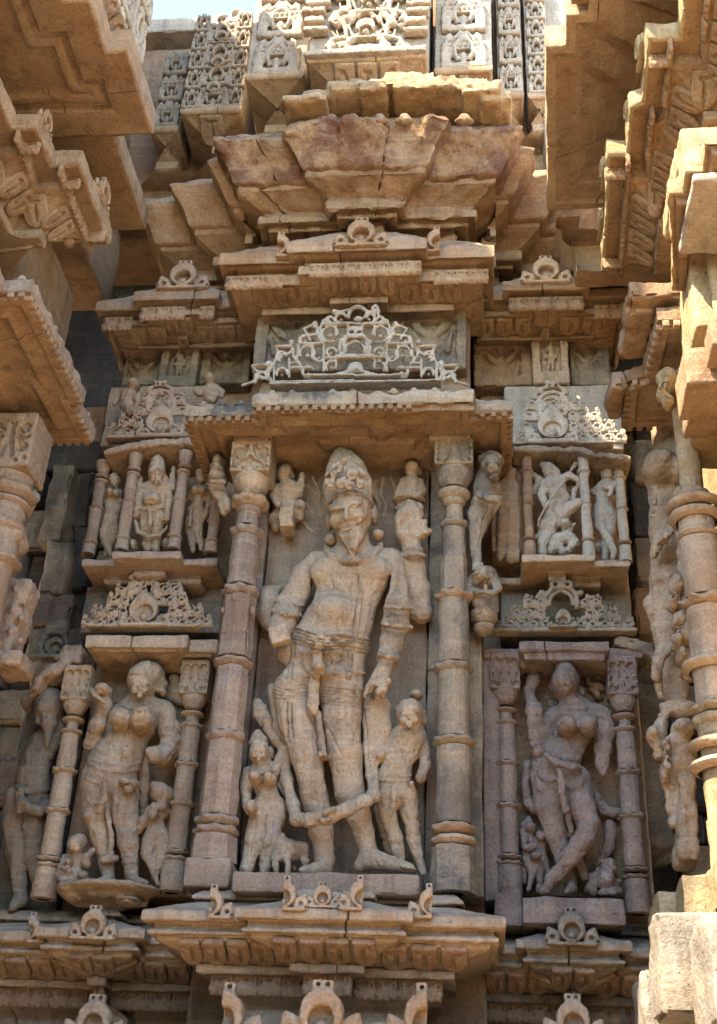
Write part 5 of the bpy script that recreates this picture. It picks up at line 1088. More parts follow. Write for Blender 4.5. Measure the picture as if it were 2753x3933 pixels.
# armlets
for (pts, fr_) in [([(180, 1290), (280, 1330), (400, 1330)], Z1), ([(170, 1370), (270, 1400), (390, 1400)], Z1), ([(1030, 1340), (1130, 1350), (1235, 1345)], Z1), ([(1015, 1470), (1120, 1490), (1230, 1500)], Z1), ([(985, 1690), (1060, 1710), (1140, 1730)], Z1), ([(1180, 905), (1250, 890), (1320, 905)], Z1), ([(1180, 945), (1250, 930), (1335, 945)], Z1)]: S.stroke(pts, 12, .008, fr_, bead=15)
for row, (dy, rr) in enumerate([(0, 17), (-34, 12)]):
    for i in range(25):
        t = i/24*(len(nk)-1); j = min(int(t), len(nk)-2); f_ = t-j; x = nk[j][0]*(1-f_)+nk[j+1][0]*f_; y = nk[j][1]*(1-f_)+nk[j+1][1]*f_+dy; S.ell(x, y, .122+.082*math.sin(math.pi*i/24), rr, rr*1.25, .012, k=.003)
for (x, y, rr) in [(560, 2006, 0)]: pass
for pts_, d0, d1 in [([(185, 1385), (270, 1415), (385, 1405)], .165, .21), ([(1020, 1478), (1115, 1500), (1225, 1505)], .19, .225), ([(1040, 1335), (1130, 1345), (1228, 1340)], .19, .225), ([(985, 1712), (1060, 1735), (1135, 1745)], .20, .235), ([(1180, 938), (1250, 925), (1330, 938)], .12, .15)]:
    for i in range(11):
        t = i/10*2; j = min(int(t), 1); f_ = t-j; x = pts_[j][0]*(1-f_)+pts_[j+1][0]*f_; y = pts_[j][1]*(1-f_)+pts_[j+1][1]*f_; S.ell(x, y, d0+(d1-d0)*math.sin(math.pi*i/10), 13, 15, .012, k=.003)
# open gaps between arms and trunk, between the legs
S.limb([(482, 1150, .12, 10), (492, 1240, .12, 22), (455, 1350, .12, 34), (400, 1420, .12, 20)], .004, 9, sub=True); S.limb([(1088, 1130, .12, 10), (1040, 1270, .12, 28), (985, 1420, .12, 30), (972, 1500, .12, 14)], .004, 9, sub=True)
S.limb([(735, 1060, .14, 12), (755, 1200, .14, 22), (790, 1380, .14, 18), (850, 1600, .14, 40), (900, 1800, .14, 56)], .004, 6, T, sub=True); S.limb([(930, 1660, .10, 12), (915, 1800, .10, 26), (890, 1900, .10, 14)], .004, 7, sub=True)
part('body', ST, S.build(.0022, 34.), BUFF, 70)
# crown
S = Sculpt(.0045, Z1, 0.); S.sm = 1.6
S.limb([(760, 520, .19, 178), (752, 420, .19, 186), (735, 300, .185, 148), (712, 205, .175, 90), (700, 150, .17, 46)], .02, .72)
S.limb([(600, 556, .195, 24), (650, 506, .25, 24), (760, 474, .278, 24), (860, 486, .25, 24), (920, 536, .195, 24)], .006)
for (x, y, r_) in [(675, 275, 44), (785, 325, 42), (615, 390, 38), (700, 395, 40), (760, 410, 34), (640, 330, 26), (845, 400, 34), (600, 330, 24), (720, 230, 26), (860, 320, 26)]:
    dd = .19+.135*math.sqrt(max(0, 1-((x-745)/215)**2))*(1 if y > 300 else .86)
    dd += .006; S.ell(x, y, dd, r_*1.15, r_*1.15, .017, k=.003); S.disc(x, y, dd+.018, r_*.6, .014, sub=True); S.ell(x, y, dd+.004, r_*.3, r_*.3, .010, k=.002)
S.limb([(640, 440, .30, 16), (700, 380, .325, 18), (740, 390, .33, 16), (800, 360, .31, 16), (830, 420, .29, 14)], .004); S.limb([(690, 430, .325, 12), (720, 350, .325, 14), (760, 430, .325, 12)], .004)
for k in range(5): S.stroke([(585+8*k, 380-10*k), (640+6*k, 300-28*k), (700, 250-30*k)], 7, -.005).stroke([(860+14*k, 360), (880+12*k, 470)], 7, -.005)
S.stroke([(600, 545), (660, 490), (770, 462), (880, 490), (925, 530)], 9, .006, bead=14)
part('crown', ST, S.build(.0022, 40.), BUFF, 70)
# thick garland loop round the shins, its sides running up to the hand and to the hip
S = Sculpt(.0055, T, 0.)
S.limb([(430, 1000, .10, 44), (440, 1180, .12, 44), (490, 1380, .15, 44), (520, 1490, .20, 50), (620, 1500, .24, 50), (760, 1470, .25, 52), (900, 1420, .25, 50), (1050, 1350, .23, 46), (1110, 1310, .20, 44), (1100, 1150, .14, 44), (1080, 950, .12, 60), (1110, 750, .12, 80), (1120, 620, .13, 95)], .02, .85)
S.limb([(330, 480, .08, 36), (370, 800, .09, 40), (430, 1000, .10, 44)], .02)
S.ell(1165, 1010, .13, 48, 50, .035, k=.02); S.limb([(1180, 620, .12, 60), (1190, 800, .12, 55), (1170, 960, .12, 50)], .03)
for (x, y, r_) in [(760, 1430, 26), (800, 1420, 24), (735, 1450, 20), (720, 1510, 30), (765, 1500, 18)]: S.ell(x, y, .275, r_, r_, .016, k=.006)
for k in range(16): S.stroke([(520+36*k, 1440-9*k), (540+36*k, 1540-12*k)], 6, -.003)
S.stroke([(1040, 700), (1060, 950), (1085, 1200)], 8, -.005).stroke([(1090, 1000), (1120, 1250)], 7, -.004)
part('garland', ST, S.build(.0025, 34.), BUFF, 70)
# ------------------------------------------------------------------ generic small statue
def statue(name, label, fr, y0, mat, build, vox=.006, w=.003, sc=34., cat='statue', group=None):
    S = Sculpt(vox, fr, y0); S.km = .6; S.sm = 1.5; build(S); return solo(name, S.build(w, sc), mat, label, cat, 70, group)
def face(S, x, y, d, r, fr=None, up=0.):
    """brows, lids, nose, lips and ears on a head of half-width r (frame units); d is the depth of the face front"""
    u = mpu(S.pt(x, y, d, fr), fr or S.fr); e = r*u; m_ = S.h*.95/u; g = lambda a: max(a*r, m_)
    for q in (-1, 1):
        S.ell(x+q*.42*r, y-.04*r, d-.12*e, .30*r, g(.14), .17*e+S.h*.3, k=.12*e, fr=fr)
        if e > .03: S.limb([(x+q*.14*r, y-.27*r, d-.06*e, g(.07)), (x+q*.42*r, y-.36*r, d-.10*e, g(.07)), (x+q*.7*r, y-.22*r, d-.32*e, g(.06))], .10*e, 1, fr)
        S.ell(x+q*.45*r, y+.38*r, d-.26*e, .34*r, .32*r, .25*e, k=.2*e, fr=fr)
    S.limb([(x, y-.2*r, d-.10*e, g(.08)), (x, y+.24*r, d-.03*e, g(.13))], .14*e, 1, fr); S.ell(x, y+.58*r, d-.14*e, .30*r, g(.13), max(.16*e, S.h), k=.12*e, fr=fr); S.ell(x, y+.88*r, d-.16*e, .30*r, .2*r, .2*e, k=.15*e, fr=fr)
    if e > .03:
        S.stroke([(x-.28*r, y+.62*r), (x, y+.64*r), (x+.28*r, y+.62*r)], .06*r, -.0018, fr)
        for q in (-1, 1): S.stroke([(x+q*.2*r, y+.08*r), (x+q*.42*r, y+.12*r), (x+q*.66*r, y+.06*r)], .06*r, -.0018, fr)
# attendant woman, lower left of the main statue
def b(S):
    S.ell(232, 985, .14, 78, 100, .055); face(S, 228, 975, .192, 72); S.limb([(225, 885, .13, 74), (218, 850, .13, 44), (212, 830, .13, 22)], .01); S.stroke([(150, 915), (220, 895), (300, 925)], 9, .006, bead=16)
    S.ell(320, 985, .11, 26, 46, .03); S.limb([(250, 1070, .12, 62), (255, 1120, .12, 95)], .02); S.limb([(255, 1130, .11, 105), (268, 1210, .11, 84), (285, 1280, .11, 78), (310, 1390, .11, 118)], .02, .8)
    S.ell(200, 1180, .165, 52, 50, .042); S.ell(310, 1185, .165, 54, 52, .042)
    S.limb([(250, 1430, .115, 95), (195, 1640, .12, 76), (140, 1850, .12, 48), (130, 1890, .12, 46)], .02, .85); S.limb([(350, 1430, .115, 100), (320, 1640, .125, 76), (280, 1840, .12, 46), (268, 1890, .125, 38)], .02, .85)
    S.limb([(150, 1130, .10, 50), (128, 1260, .10, 44), (130, 1360, .12, 40), (165, 1420, .15, 46)], .012); S.ell(172, 1400, .18, 40, 56, .035)
    S.limb([(345, 1130, .11, 56), (390, 1060, .11, 44), (425, 955, .10, 46), (360, 890, .10, 42), (295, 800, .10, 40)], .012); S.ell(290, 745, .10, 48, 60, .03)
    S.limb([(215, 600, .09, 44), (245, 670, .095, 62), (270, 740, .10, 50)], .015, .6); S.limb([(395, 1150, .08, 26), (390, 1240, .08, 24), (440, 1320, .08, 22)], .01)
    S.stroke([(190, 1350), (290, 1330), (420, 1350)], 9, .006).stroke([(300, 1450), (300, 1600), (270, 1700)], 10, .006).stroke([(210, 1500), (160, 1750)], 8, -.004).stroke([(350, 1500), (300, 1750)], 8, -.004).stroke([(170, 1120), (230, 1140), (300, 1115)], 7, .004, bead=12)
statue('attendant_statue', 'small stone woman raising a broken fan at lower left of the bearded statue', Z2, 0., BUFF, b, .005)
def b(S):
    S.ell(1388, 690, .14, 108, 112, .075); face(S, 1380, 690, .212, 96); S.limb([(1290, 640, .16, 16), (1340, 600, .19, 18), (1420, 595, .19, 18), (1480, 640, .16, 16)], .004); S.ell(1500, 715, .11, 28, 60, .03); S.ell(1440, 540, .10, 50, 40, .04, k=.02)
    S.limb([(1385, 790, .12, 80), (1370, 850, .12, 120)], .02); S.limb([(1375, 870, .115, 142), (1330, 960, .12, 125), (1290, 1080, .12, 112), (1265, 1190, .115, 130), (1275, 1290, .115, 132)], .02, .72)
    S.limb([(1205, 1300, .12, 70), (1215, 1450, .125, 66), (1270, 1620, .12, 54), (1310, 1800, .11, 46)], .018, .9); S.limb([(1370, 1300, .12, 74), (1390, 1460, .125, 66), (1420, 1640, .115, 52), (1470, 1850, .11, 32), (1490, 1910, .12, 26)], .018, .9); S.limb([(1150, 1420, .06, 50), (1250, 1750, .06, 50)], .02)
    S.limb([(1465, 870, .10, 62), (1500, 980, .10, 46), (1505, 1080, .11, 44), (1470, 1180, .12, 44)], .012); S.limb([(1270, 870, .11, 55), (1215, 940, .12, 42), (1180, 1000, .13, 46)], .012)
    S.limb([(1265, 1250, .20, 26), (1270, 1330, .205, 34), (1250, 1390, .195, 34)], .01, .7); S.limb([(1400, 1220, .16, 24), (1420, 1320, .12, 20)], .01)
    for k in range(4): S.stroke([(1150, 1330+22*k), (1210, 1345+22*k), (1240, 1335+22*k)], 7, -.004).stroke([(1310, 1340+22*k), (1380, 1350+22*k), (1440, 1340+22*k)], 7, -.004)
    S.stroke([(1140, 1190), (1260, 1205), (1390, 1190)], 8, .006, bead=14).stroke([(1140, 1150), (1260, 1165), (1390, 1160)], 8, .005).stroke([(1280, 845), (1360, 850), (1440, 825)], 7, .005, bead=13).stroke([(1300, 880), (1340, 1000), (1350, 1130)], 7, .004)
statue('attendant_statue', 'small round faced stone attendant at lower right of the bearded statue', Z2, 0., BUFF, b, .005)
def b(S):
    S.limb([(400, 1770, .13, 62), (470, 1740, .13, 74), (560, 1730, .11, 62)], .02); S.limb([(400, 1770, .13, 62), (405, 1690, .135, 48), (412, 1610, .13, 22)], .02); S.limb([(470, 1690, .12, 40), (410, 1610, .12, 16)], .02)
    for (x0_, y0_, x1_, y1_, d) in [(350, 1790, 362, 1895, .16), (445, 1790, 452, 1908, .17), (575, 1770, 585, 1850, .12), (500, 1780, 500, 1870, .09)]: S.limb([(x0_, y0_, d-.02, 34), ((x0_+x1_)/2, (y0_+y1_)/2, d, 26), (x1_, y1_, d, 24)], .014)
    S.limb([(610, 1700, .1, 16), (640, 1720, .09, 10)], .01)
statue('ram_statue', 'small headless stone ram between the woman and the shins of the bearded statue', Z2, 0., BUFF, b, .005)
def b(S):
    S.ell(270, 320, .07, 62, 74, .045); S.limb([(268, 270, .07, 44), (262, 255, .07, 16)], .01); S.ell(215, 340, .05, 18, 34, .02); S.ell(330, 345, .05, 18, 34, .02)
    S.limb([(275, 395, .07, 40), (290, 430, .07, 82), (290, 520, .065, 66), (290, 580, .06, 70)], .015, .75); S.box(290, 690, .075, 54, 88, .05, 3, .006, .012)
    S.limb([(205, 420, .07, 34), (182, 490, .08, 30), (215, 560, .10, 28)], .01); S.limb([(345, 440, .07, 36), (378, 480, .07, 30), (395, 400, .08, 28), (402, 330, .08, 22)], .01); S.limb([(340, 590, .06, 46), (390, 560, .08, 40), (380, 650, .05, 40)], .015); S.limb([(235, 590, .05, 44), (190, 660, .04, 46), (200, 730, .03, 40)], .015)
statue('flying_figure', 'small kneeling stone figure left of the tall crown', Z1, 0., BUFF, b, .005)
def b(S):
    S.ell(1245, 285, .07, 60, 66, .045); S.limb([(1245, 235, .07, 32), (1245, 225, .07, 16)], .01); S.ell(1300, 310, .05, 20, 34, .02)
    S.limb([(1245, 360, .065, 36), (1240, 400, .065, 76), (1235, 500, .065, 64)], .015, .75); S.limb([(1180, 380, .06, 34), (1150, 440, .07, 28), (1130, 480, .08, 24)], .01); S.limb([(1305, 385, .06, 34), (1330, 450, .07, 28), (1270, 490, .10, 26)], .01); S.limb([(1290, 480, .06, 50), (1190, 510, .07, 40)], .015); S.ell(1220, 530, .06, 128, 30, .06); S.ell(1200, 590, .04, 90, 40, .04)
statue('flying_figure', 'small seated stone figure above the disc hand', Z1, 0., BUFF, b, .005)
for (lb, pts) in [('wavy flame relief left of the tall crown', [[(430, 410), (480, 450), (540, 540)], [(480, 350), (520, 430), (545, 500)], [(420, 540), (480, 620), (530, 700)], [(410, 690), (470, 760), (520, 790)]]), ('wavy flame relief right of the tall crown', [[(960, 380), (950, 480), (990, 560)], [(1020, 360), (1000, 480), (1060, 600)], [(1080, 350), (1110, 420), (1120, 500)], [(1050, 550), (1020, 650), (1000, 740)]])]:
    S = Sculpt(.006, Z1, 0.)
    for pl in pts: S.limb([(a, c, .004, 20-5*i) for i, (a, c) in enumerate(pl)], .006)
    S.box(sum(p[1][0] for p in pts)/4, sum(p[1][1] for p in pts)/4, -.012, 60, 190, .010)
    solo('flame_relief', S.build(.002), BUFF, lb, 'relief', 70)
# ------------------------------------------------------------------ the fruit bearing lady and her companions
def b(S):
    S.ell(1100, 400, .15, 118, 132, .085, 8); face(S, 1072, 430, .225, 88); S.ell(1150, 345, .13, 118, 92, .085, k=.02); S.stroke([(985, 350), (1060, 330), (1150, 360), (1200, 430)], 10, -.006); S.ell(1240, 410, .11, 48, 52, .04); S.disc(1245, 410, .155, 20, .02, sub=True); S.ell(1245, 475, .12, 34, 30, .03)
    S.limb([(1100, 520, .12, 70), (1090, 580, .12, 100)], .02); S.limb([(960, 620, .11, 75), (1080, 590, .115, 90), (1230, 610, .11, 80)], .03, .8)
    S.limb([(1050, 640, .115, 165), (1025, 760, .115, 158), (950, 890, .12, 165), (890, 990, .12, 195), (845, 1120, .12, 220)], .03, .62)
    S.ell(925, 685, .195, 82, 84, .062, k=.015); S.ell(1095, 690, .195, 102, 100, .068, k=.015); S.ell(860, 925, .22, 14, 12, .02, sub=True, k=.004)
    S.limb([(745, 1190, .12, 125), (745, 1400, .125, 105), (775, 1600, .125, 78), (815, 1780, .12, 56), (832, 1900, .12, 48)], .02, .9); S.limb([(950, 1220, .125, 122), (965, 1430, .13, 100), (985, 1640, .125, 78), (1000, 1780, .12, 56), (1012, 1890, .12, 48)], .02, .9)
    S.limb([(1012, 1910, .13, 46), (1060, 1930, .17, 34), (1120, 1940, .18, 22)], .012); S.limb([(832, 1915, .13, 46), (790, 1938, .17, 34), (720, 1950, .18, 22)], .012)
    S.limb([(900, 640, .10, 66), (790, 790, .09, 60), (695, 870, .12, 52)], .02); S.limb([(695, 870, .12, 54), (745, 740, .15, 62), (790, 600, .16, 52)], .015); S.limb([(790, 600, .165, 60), (792, 612, .165, 60)], .003); S.limb([(800, 560, .17, 62), (780, 500, .17, 82)], .015, .8); S.ell(790, 465, .19, 66, 56, .05)
    for i in range(4): S.limb([(700+i*6, 450+i*22, .20, 18), (720+i*30, 500+i*20, .225, 18)], .005)
    S.limb([(1262, 620, .11, 82), (1300, 750, .11, 80), (1305, 880, .12, 78), (1250, 960, .15, 72), (1190, 960, .19, 62)], .02, .9); S.limb([(1180, 950, .19, 66), (1140, 930, .20, 30)], .02); S.limb([(1340, 780, .10, 60), (1345, 930, .09, 56), (1250, 1030, .08, 40)], .03)
    S.limb([(800, 1140, .22, 22), (790, 1300, .22, 34), (760, 1380, .21, 44)], .01, .8); S.limb([(820, 1380, .17, 22), (850, 1560, .16, 24), (850, 1730, .15, 28)], .01); S.limb([(800, 1770, .16, 34), (890, 1750, .16, 26)], .01); S.limb([(1100, 1000, .08, 44), (1110, 1180, .07, 46), (1100, 1400, .06, 40)], .02)
    for (x, y, r_) in [(960, 1165, 46), (1030, 1180, 40), (985, 1230, 36), (680, 1430, 44)]: S.ell(x, y, .19 if x > 700 else .15, r_, r_*.8, .03, k=.012)
    for k in range(3): S.stroke([(680, 985+24*k), (800, 1040+20*k), (950, 1055+20*k), (1080, 1020+24*k)], 9, .007, bead=16 if k == 1 else 0)
    S.stroke([(720, 930), (860, 985), (1000, 985)], 8, -.004).stroke([(975, 600), (985, 700), (950, 860), (925, 1040)], 8, .006, bead=14).stroke([(1270, 740), (1330, 760), (1370, 780)], 10, .008, bead=18).stroke([(1250, 800), (1310, 830), (1380, 850)], 12, .009, bead=20).stroke([(960, 590), (1040, 620), (1150, 600)], 9, .006)
    for k in range(4): S.stroke([(935, 1730+18*k), (990, 1740+18*k), (1050, 1730+18*k)], 6, .005)
    S.stroke([(800, 1150), (750, 1180), (660, 1140)], 8, .005).stroke([(660, 1300), (700, 1340), (790, 1330)], 8, .005)
statue('lady_statue', 'voluptuous stone lady lifting a round fruit in the left niche', Z3, .20, BUFF, b, .0055)
def b(S):
    S.ell(840, 2000, .14, 400, 52, .13); S.ell(830, 2040, .13, 280, 60, .09); S.ell(980, 2080, .16, 110, 40, .05); S.ell(560, 2050, .14, 110, 50, .06, -20); S.ell(560, 2000, .15, 120, 60, .08); S.limb([(600, 2080, .12, 36), (800, 2120, .10, 60), (1100, 2090, .10, 40)], .03)
    for (x, y) in [(900, 2065), (1060, 2070), (640, 2085)]: S.stroke([(x-60, y), (x, y+30), (x+60, y)], 12, -.012)
statue('lotus_pedestal', 'broad drooping lotus pedestal under the fruit bearing lady', Z3, .20, BUFF, b, .007, cat='pedestal')
def b(S):
    S.ell(580, 1650, .17, 60, 66, .045); face(S, 578, 1655, .208, 50); S.ell(610, 1620, .15, 58, 50, .045, k=.02); S.limb([(570, 1720, .15, 40), (560, 1770, .15, 68), (560, 1850, .15, 66)], .015, .8); S.ell(530, 1780, .19, 34, 34, .025)
    S.limb([(500, 1740, .15, 34), (470, 1820, .17, 28), (530, 1850, .20, 28)], .01); S.limb([(620, 1750, .15, 34), (665, 1800, .16, 28), (660, 1740, .17, 24), (715, 1690, .15, 22)], .01); S.limb([(620, 1900, .16, 48), (500, 1910, .18, 46), (460, 1880, .16, 40)], .015); S.ell(640, 1890, .17, 36, 40, .035)
statue('companion_figure', 'small kneeling stone woman at the left foot of the fruit bearing lady', Z3, .20, BUFF, b, .005)
def b(S):
    S.ell(1232, 1255, .13, 72, 82, .05); S.ell(1275, 1275, .12, 66, 72, .05); S.ell(1190, 1200, .12, 40, 34, .03); S.limb([(1215, 1340, .12, 42), (1200, 1400, .12, 74), (1195, 1480, .115, 62), (1205, 1570, .115, 90)], .015, .8); S.ell(1180, 1420, .16, 38, 40, .03)
    S.limb([(1150, 1610, .12, 60), (1130, 1720, .12, 46), (1190, 1850, .12, 34), (1210, 1950, .12, 26)], .012); S.limb([(1250, 1620, .11, 62), (1235, 1760, .11, 48), (1190, 1920, .10, 32)], .012)
    S.limb([(1150, 1390, .13, 44), (1100, 1470, .14, 36), (1060, 1550, .12, 30)], .01); S.limb([(1270, 1390, .11, 46), (1240, 1350, .15, 34), (1180, 1350, .17, 30)], .01); S.limb([(1310, 1400, .06, 50), (1320, 1700, .06, 46)], .02)
statue('companion_figure', 'small standing stone attendant right of the fruit bearing lady', Z3, .20, BUFF, b, .0055)
S = Sculpt(.006, Z3, .2); S.ell(1340, 380, .03, 48, 40, .03); S.ell(1345, 480, .02, 80, 70, .03, k=.02); S.limb([(1290, 520, .02, 40), (1400, 540, .02, 40), (1470, 470, .02, 30)], .02)
solo('relief_bust', S.build(.003), BUFF, 'worn small relief bust between the lady and her right pilaster', 'relief', 70)
def b(S):
    S.ell(385, 600, .10, 108, 138, .08, 6); S.ell(405, 540, .09, 100, 90, .075, k=.03); face(S, 350, 600, .155, 66); S.limb([(375, 720, .13, 70), (372, 800, .13, 30), (362, 885, .12, 18)], .02, .8)
    for k in range(7): S.ell(290+8*(k % 2), 540+28*k, .13, 22, 20, .02, k=.006)
    S.ell(215, 560, .06, 52, 66, .05); S.limb([(450, 760, .07, 90), (350, 860, .08, 112), (290, 980, .08, 108), (250, 1100, .085, 118), (250, 1230, .085, 130)], .03, .68); S.limb([(260, 860, .07, 50), (270, 900, .07, 70)], .02); S.ell(228, 1145, .165, 12, 12, .02, sub=True, k=.004)
    S.limb([(110, 1290, .08, 84), (95, 1480, .085, 80), (120, 1700, .085, 72), (150, 1950, .08, 56), (155, 2080, .09, 54), (90, 2130, .12, 36)], .02, .9); S.limb([(270, 1320, .085, 92), (250, 1520, .09, 80), (255, 1740, .085, 70), (290, 1950, .08, 46)], .02, .9)
    S.limb([(460, 1200, .08, 40), (400, 1320, .10, 46), (300, 1390, .14, 44), (210, 1370, .15, 40)], .015); S.limb([(140, 1240, .15, 34), (170, 1330, .165, 40), (150, 1390, .16, 26)], .015)
    S.stroke([(110, 1200), (200, 1260), (380, 1230)], 9, .007).stroke([(110, 1220), (200, 1280), (380, 1250)], 9, -.006)
    for k in range(4): S.stroke([(130+18*k, 1260), (135+18*k, 1330), (150+14*k, 1390)], 6, -.005)
    S.stroke([(160, 1170), (210, 1210), (300, 1190)], 7, -.004); S.ell(380, 1520, .05, 60, 60, .04)
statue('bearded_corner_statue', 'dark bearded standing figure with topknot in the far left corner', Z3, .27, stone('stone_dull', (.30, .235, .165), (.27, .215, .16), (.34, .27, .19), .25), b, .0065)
# ------------------------------------------------------------------ left upper niche figures
def b(S):
    S.ell(645, 750, .075, 66, 76, .05); face(S, 640, 760, .12, 56); S.limb([(648, 690, .075, 66), (650, 640, .075, 46), (655, 600, .075, 16)], .012); S.stroke([(590, 720), (645, 700), (710, 720)], 8, .006); S.ell(712, 790, .06, 22, 34, .02)
    S.limb([(625, 830, .06, 50), (560, 860, .06, 46), (690, 850, .06, 46)], .015); S.limb([(628, 870, .06, 92), (615, 950, .06, 92), (608, 1030, .06, 100)], .02, .7); S.ell(605, 940, .095, 70, 60, .03, k=.02)
    S.limb([(560, 1080, .06, 52), (560, 1180, .06, 44), (565, 1320, .06, 30)], .012); S.limb([(645, 1080, .06, 54), (640, 1180, .06, 46), (632, 1320, .06, 30)], .012)
    S.limb([(545, 850, .06, 40), (505, 940, .065, 34), (490, 1020, .07, 30), (480, 1060, .06, 26)], .01); S.limb([(520, 850, .05, 36), (480, 880, .06, 30), (515, 780, .06, 24)], .01); S.limb([(705, 850, .06, 40), (740, 930, .065, 32), (730, 1010, .07, 34), (720, 1090, .06, 40)], .01); S.limb([(700, 840, .05, 32), (760, 850, .06, 28), (770, 690, .05, 16)], .01)
    S.limb([(480, 1100, .07, 14), (500, 1190, .09, 15), (570, 1222, .10, 16), (660, 1215, .10, 16), (720, 1150, .08, 15)], .006); S.limb([(592, 1000, .115, 16), (590, 1130, .11, 22)], .006); S.stroke([(520, 1010), (610, 1020), (710, 1000)], 8, .006).stroke([(530, 975), (610, 985), (700, 965)], 7, -.004)
    S.ell(470, 1290, .04, 34, 50, .03); S.ell(720, 1280, .04, 34, 50, .03)
statue('crowned_figure', 'crowned standing small figure in the middle of the left upper niche', Z5, .10, BUFF, b, .005)
def b(S):
    S.ell(320, 790, .06, 46, 56, .04); face(S, 316, 795, .095, 40); S.limb([(330, 735, .06, 22), (340, 722, .06, 14)], .01); S.limb([(310, 850, .05, 30), (300, 890, .05, 56), (292, 970, .05, 46), (295, 1050, .05, 52), (265, 1130, .055, 48), (235, 1190, .055, 40), (250, 1260, .055, 32), (290, 1360, .055, 20)], .012, .85)
    S.ell(278, 885, .085, 28, 28, .025); S.ell(330, 890, .085, 28, 28, .025); S.limb([(355, 880, .05, 28), (350, 980, .05, 22), (330, 1060, .05, 22)], .01); S.limb([(255, 890, .05, 26), (240, 960, .05, 20)], .01); S.limb([(300, 1100, .04, 44), (320, 1200, .04, 40), (250, 1360, .04, 22)], .01)
statue('maiden_figure', 'slim small maiden at the left of the left upper niche', Z5, .16, BUFF, b, .005)
def b(S):
    S.ell(985, 755, .06, 48, 56, .04); face(S, 980, 765, .095, 42); S.limb([(990, 700, .06, 24), (992, 680, .06, 10)], .01); S.limb([(975, 815, .05, 30), (975, 870, .05, 58), (960, 950, .05, 48), (940, 1030, .05, 66)], .012, .8); S.ell(940, 865, .085, 30, 30, .026); S.ell(1000, 870, .085, 30, 30, .026)
    S.limb([(905, 1090, .05, 44), (900, 1180, .05, 34), (922, 1330, .05, 20)], .01); S.limb([(965, 1090, .05, 46), (960, 1190, .05, 36), (985, 1320, .05, 20)], .01); S.limb([(1030, 860, .05, 30), (1045, 950, .05, 24), (1015, 1070, .06, 20)], .01); S.limb([(925, 860, .05, 28), (895, 930, .05, 24)], .01); S.limb([(905, 1010, .08, 14), (900, 1140, .08, 20)], .006); S.stroke([(880, 1000), (940, 1005), (1000, 1000)], 7, .005, bead=12)
statue('maiden_figure', 'slim small maiden beside the big pink column in the left upper niche', Z5, .16, BUFF, b, .005)
def b(S):
    S.limb([(440, 200, .02, 62), (410, 110, .02, 60), (430, 160, .03, 60)], .015) if False else None
    S.ell(468, 60, .06, 46, 50, .04); S.limb([(450, 110, .05, 36), (420, 140, .05, 60), (420, 210, .05, 62), (450, 255, .06, 50)], .015, .85); S.limb([(470, 140, .06, 32), (500, 190, .08, 26), (510, 130, .08, 24)], .01); S.limb([(370, 140, .04, 30), (330, 170, .04, 26), (320, 200, .04, 24)], .01); S.limb([(440, 260, .06, 44), (510, 250, .08, 34)], .01)
statue('seated_figure', 'small pink crouching figure on the left pierced pediment', Z5, .10, PINK, b, .006)
def b(S):
    S.ell(1050, 20, .05, 44, 46, .04); S.limb([(1060, 70, .04, 34), (1060, 100, .04, 56), (1060, 160, .04, 60)], .015, .85); S.limb([(1100, 80, .04, 30), (1140, 110, .05, 26), (1140, 150, .05, 24)], .01); S.limb([(1010, 90, .04, 28), (970, 130, .04, 24)], .01); S.ell(960, 110, .03, 34, 40, .02)
statue('seated_figure', 'small pink crouching figure at the edge of the ochre canopy', Z5, .10, PINK, b, .006)
for (fr_, lb, pts) in [(Z5, 'thin disc halo at left upper niche', (355, 665)), (Z5, 'thin disc halo at right of left upper niche', (975, 640))]:
    S = Sculpt(.005, fr_, .16); S.ell(pts[0], pts[1], .05, 58, 24, .03, 25 if pts[0] > 900 else 15); S.ell(pts[0]-4, pts[1]+6, .075, 36, 11, .02, 25 if pts[0] > 900 else 15, sub=True); solo('parasol_disc', S.build(.002), PINK, lb.replace('halo', 'parasol'), 'parasol', 70)
# lions on the columns
def b(S):
    S.ell(1118, 660, .10, 44, 60, .05); S.ell(1110, 705, .12, 46, 40, .05); S.limb([(1120, 600, .09, 20), (1120, 640, .1, 34)], .012); S.ell(1070, 690, .08, 16, 34, .025); S.ell(1165, 655, .08, 16, 24, .02); S.ell(1100, 690, .165, 12, 12, .01); S.ell(1132, 690, .165, 12, 12, .01); S.ell(1112, 715, .165, 22, 8, .012, sub=True)
    S.ell(1110, 780, .10, 72, 62, .06, k=.02); S.limb([(1105, 830, .09, 68), (1130, 900, .09, 56), (1175, 960, .10, 40), (1190, 1010, .11, 28)], .02); S.limb([(1140, 980, .10, 30), (1160, 1040, .10, 26)], .012)
    for k in range(8): S.ell(1065+14*k, 800+6*math.sin(k*2), .155, 13, 18, .012, k=.004)
    S.stroke([(1080, 850), (1120, 880), (1160, 860)], 6, -.003)
statue('lion_bracket', 'rearing lion carving with collar of curls left of the big pink column', Z5, -.02, BUFF, b, .005)
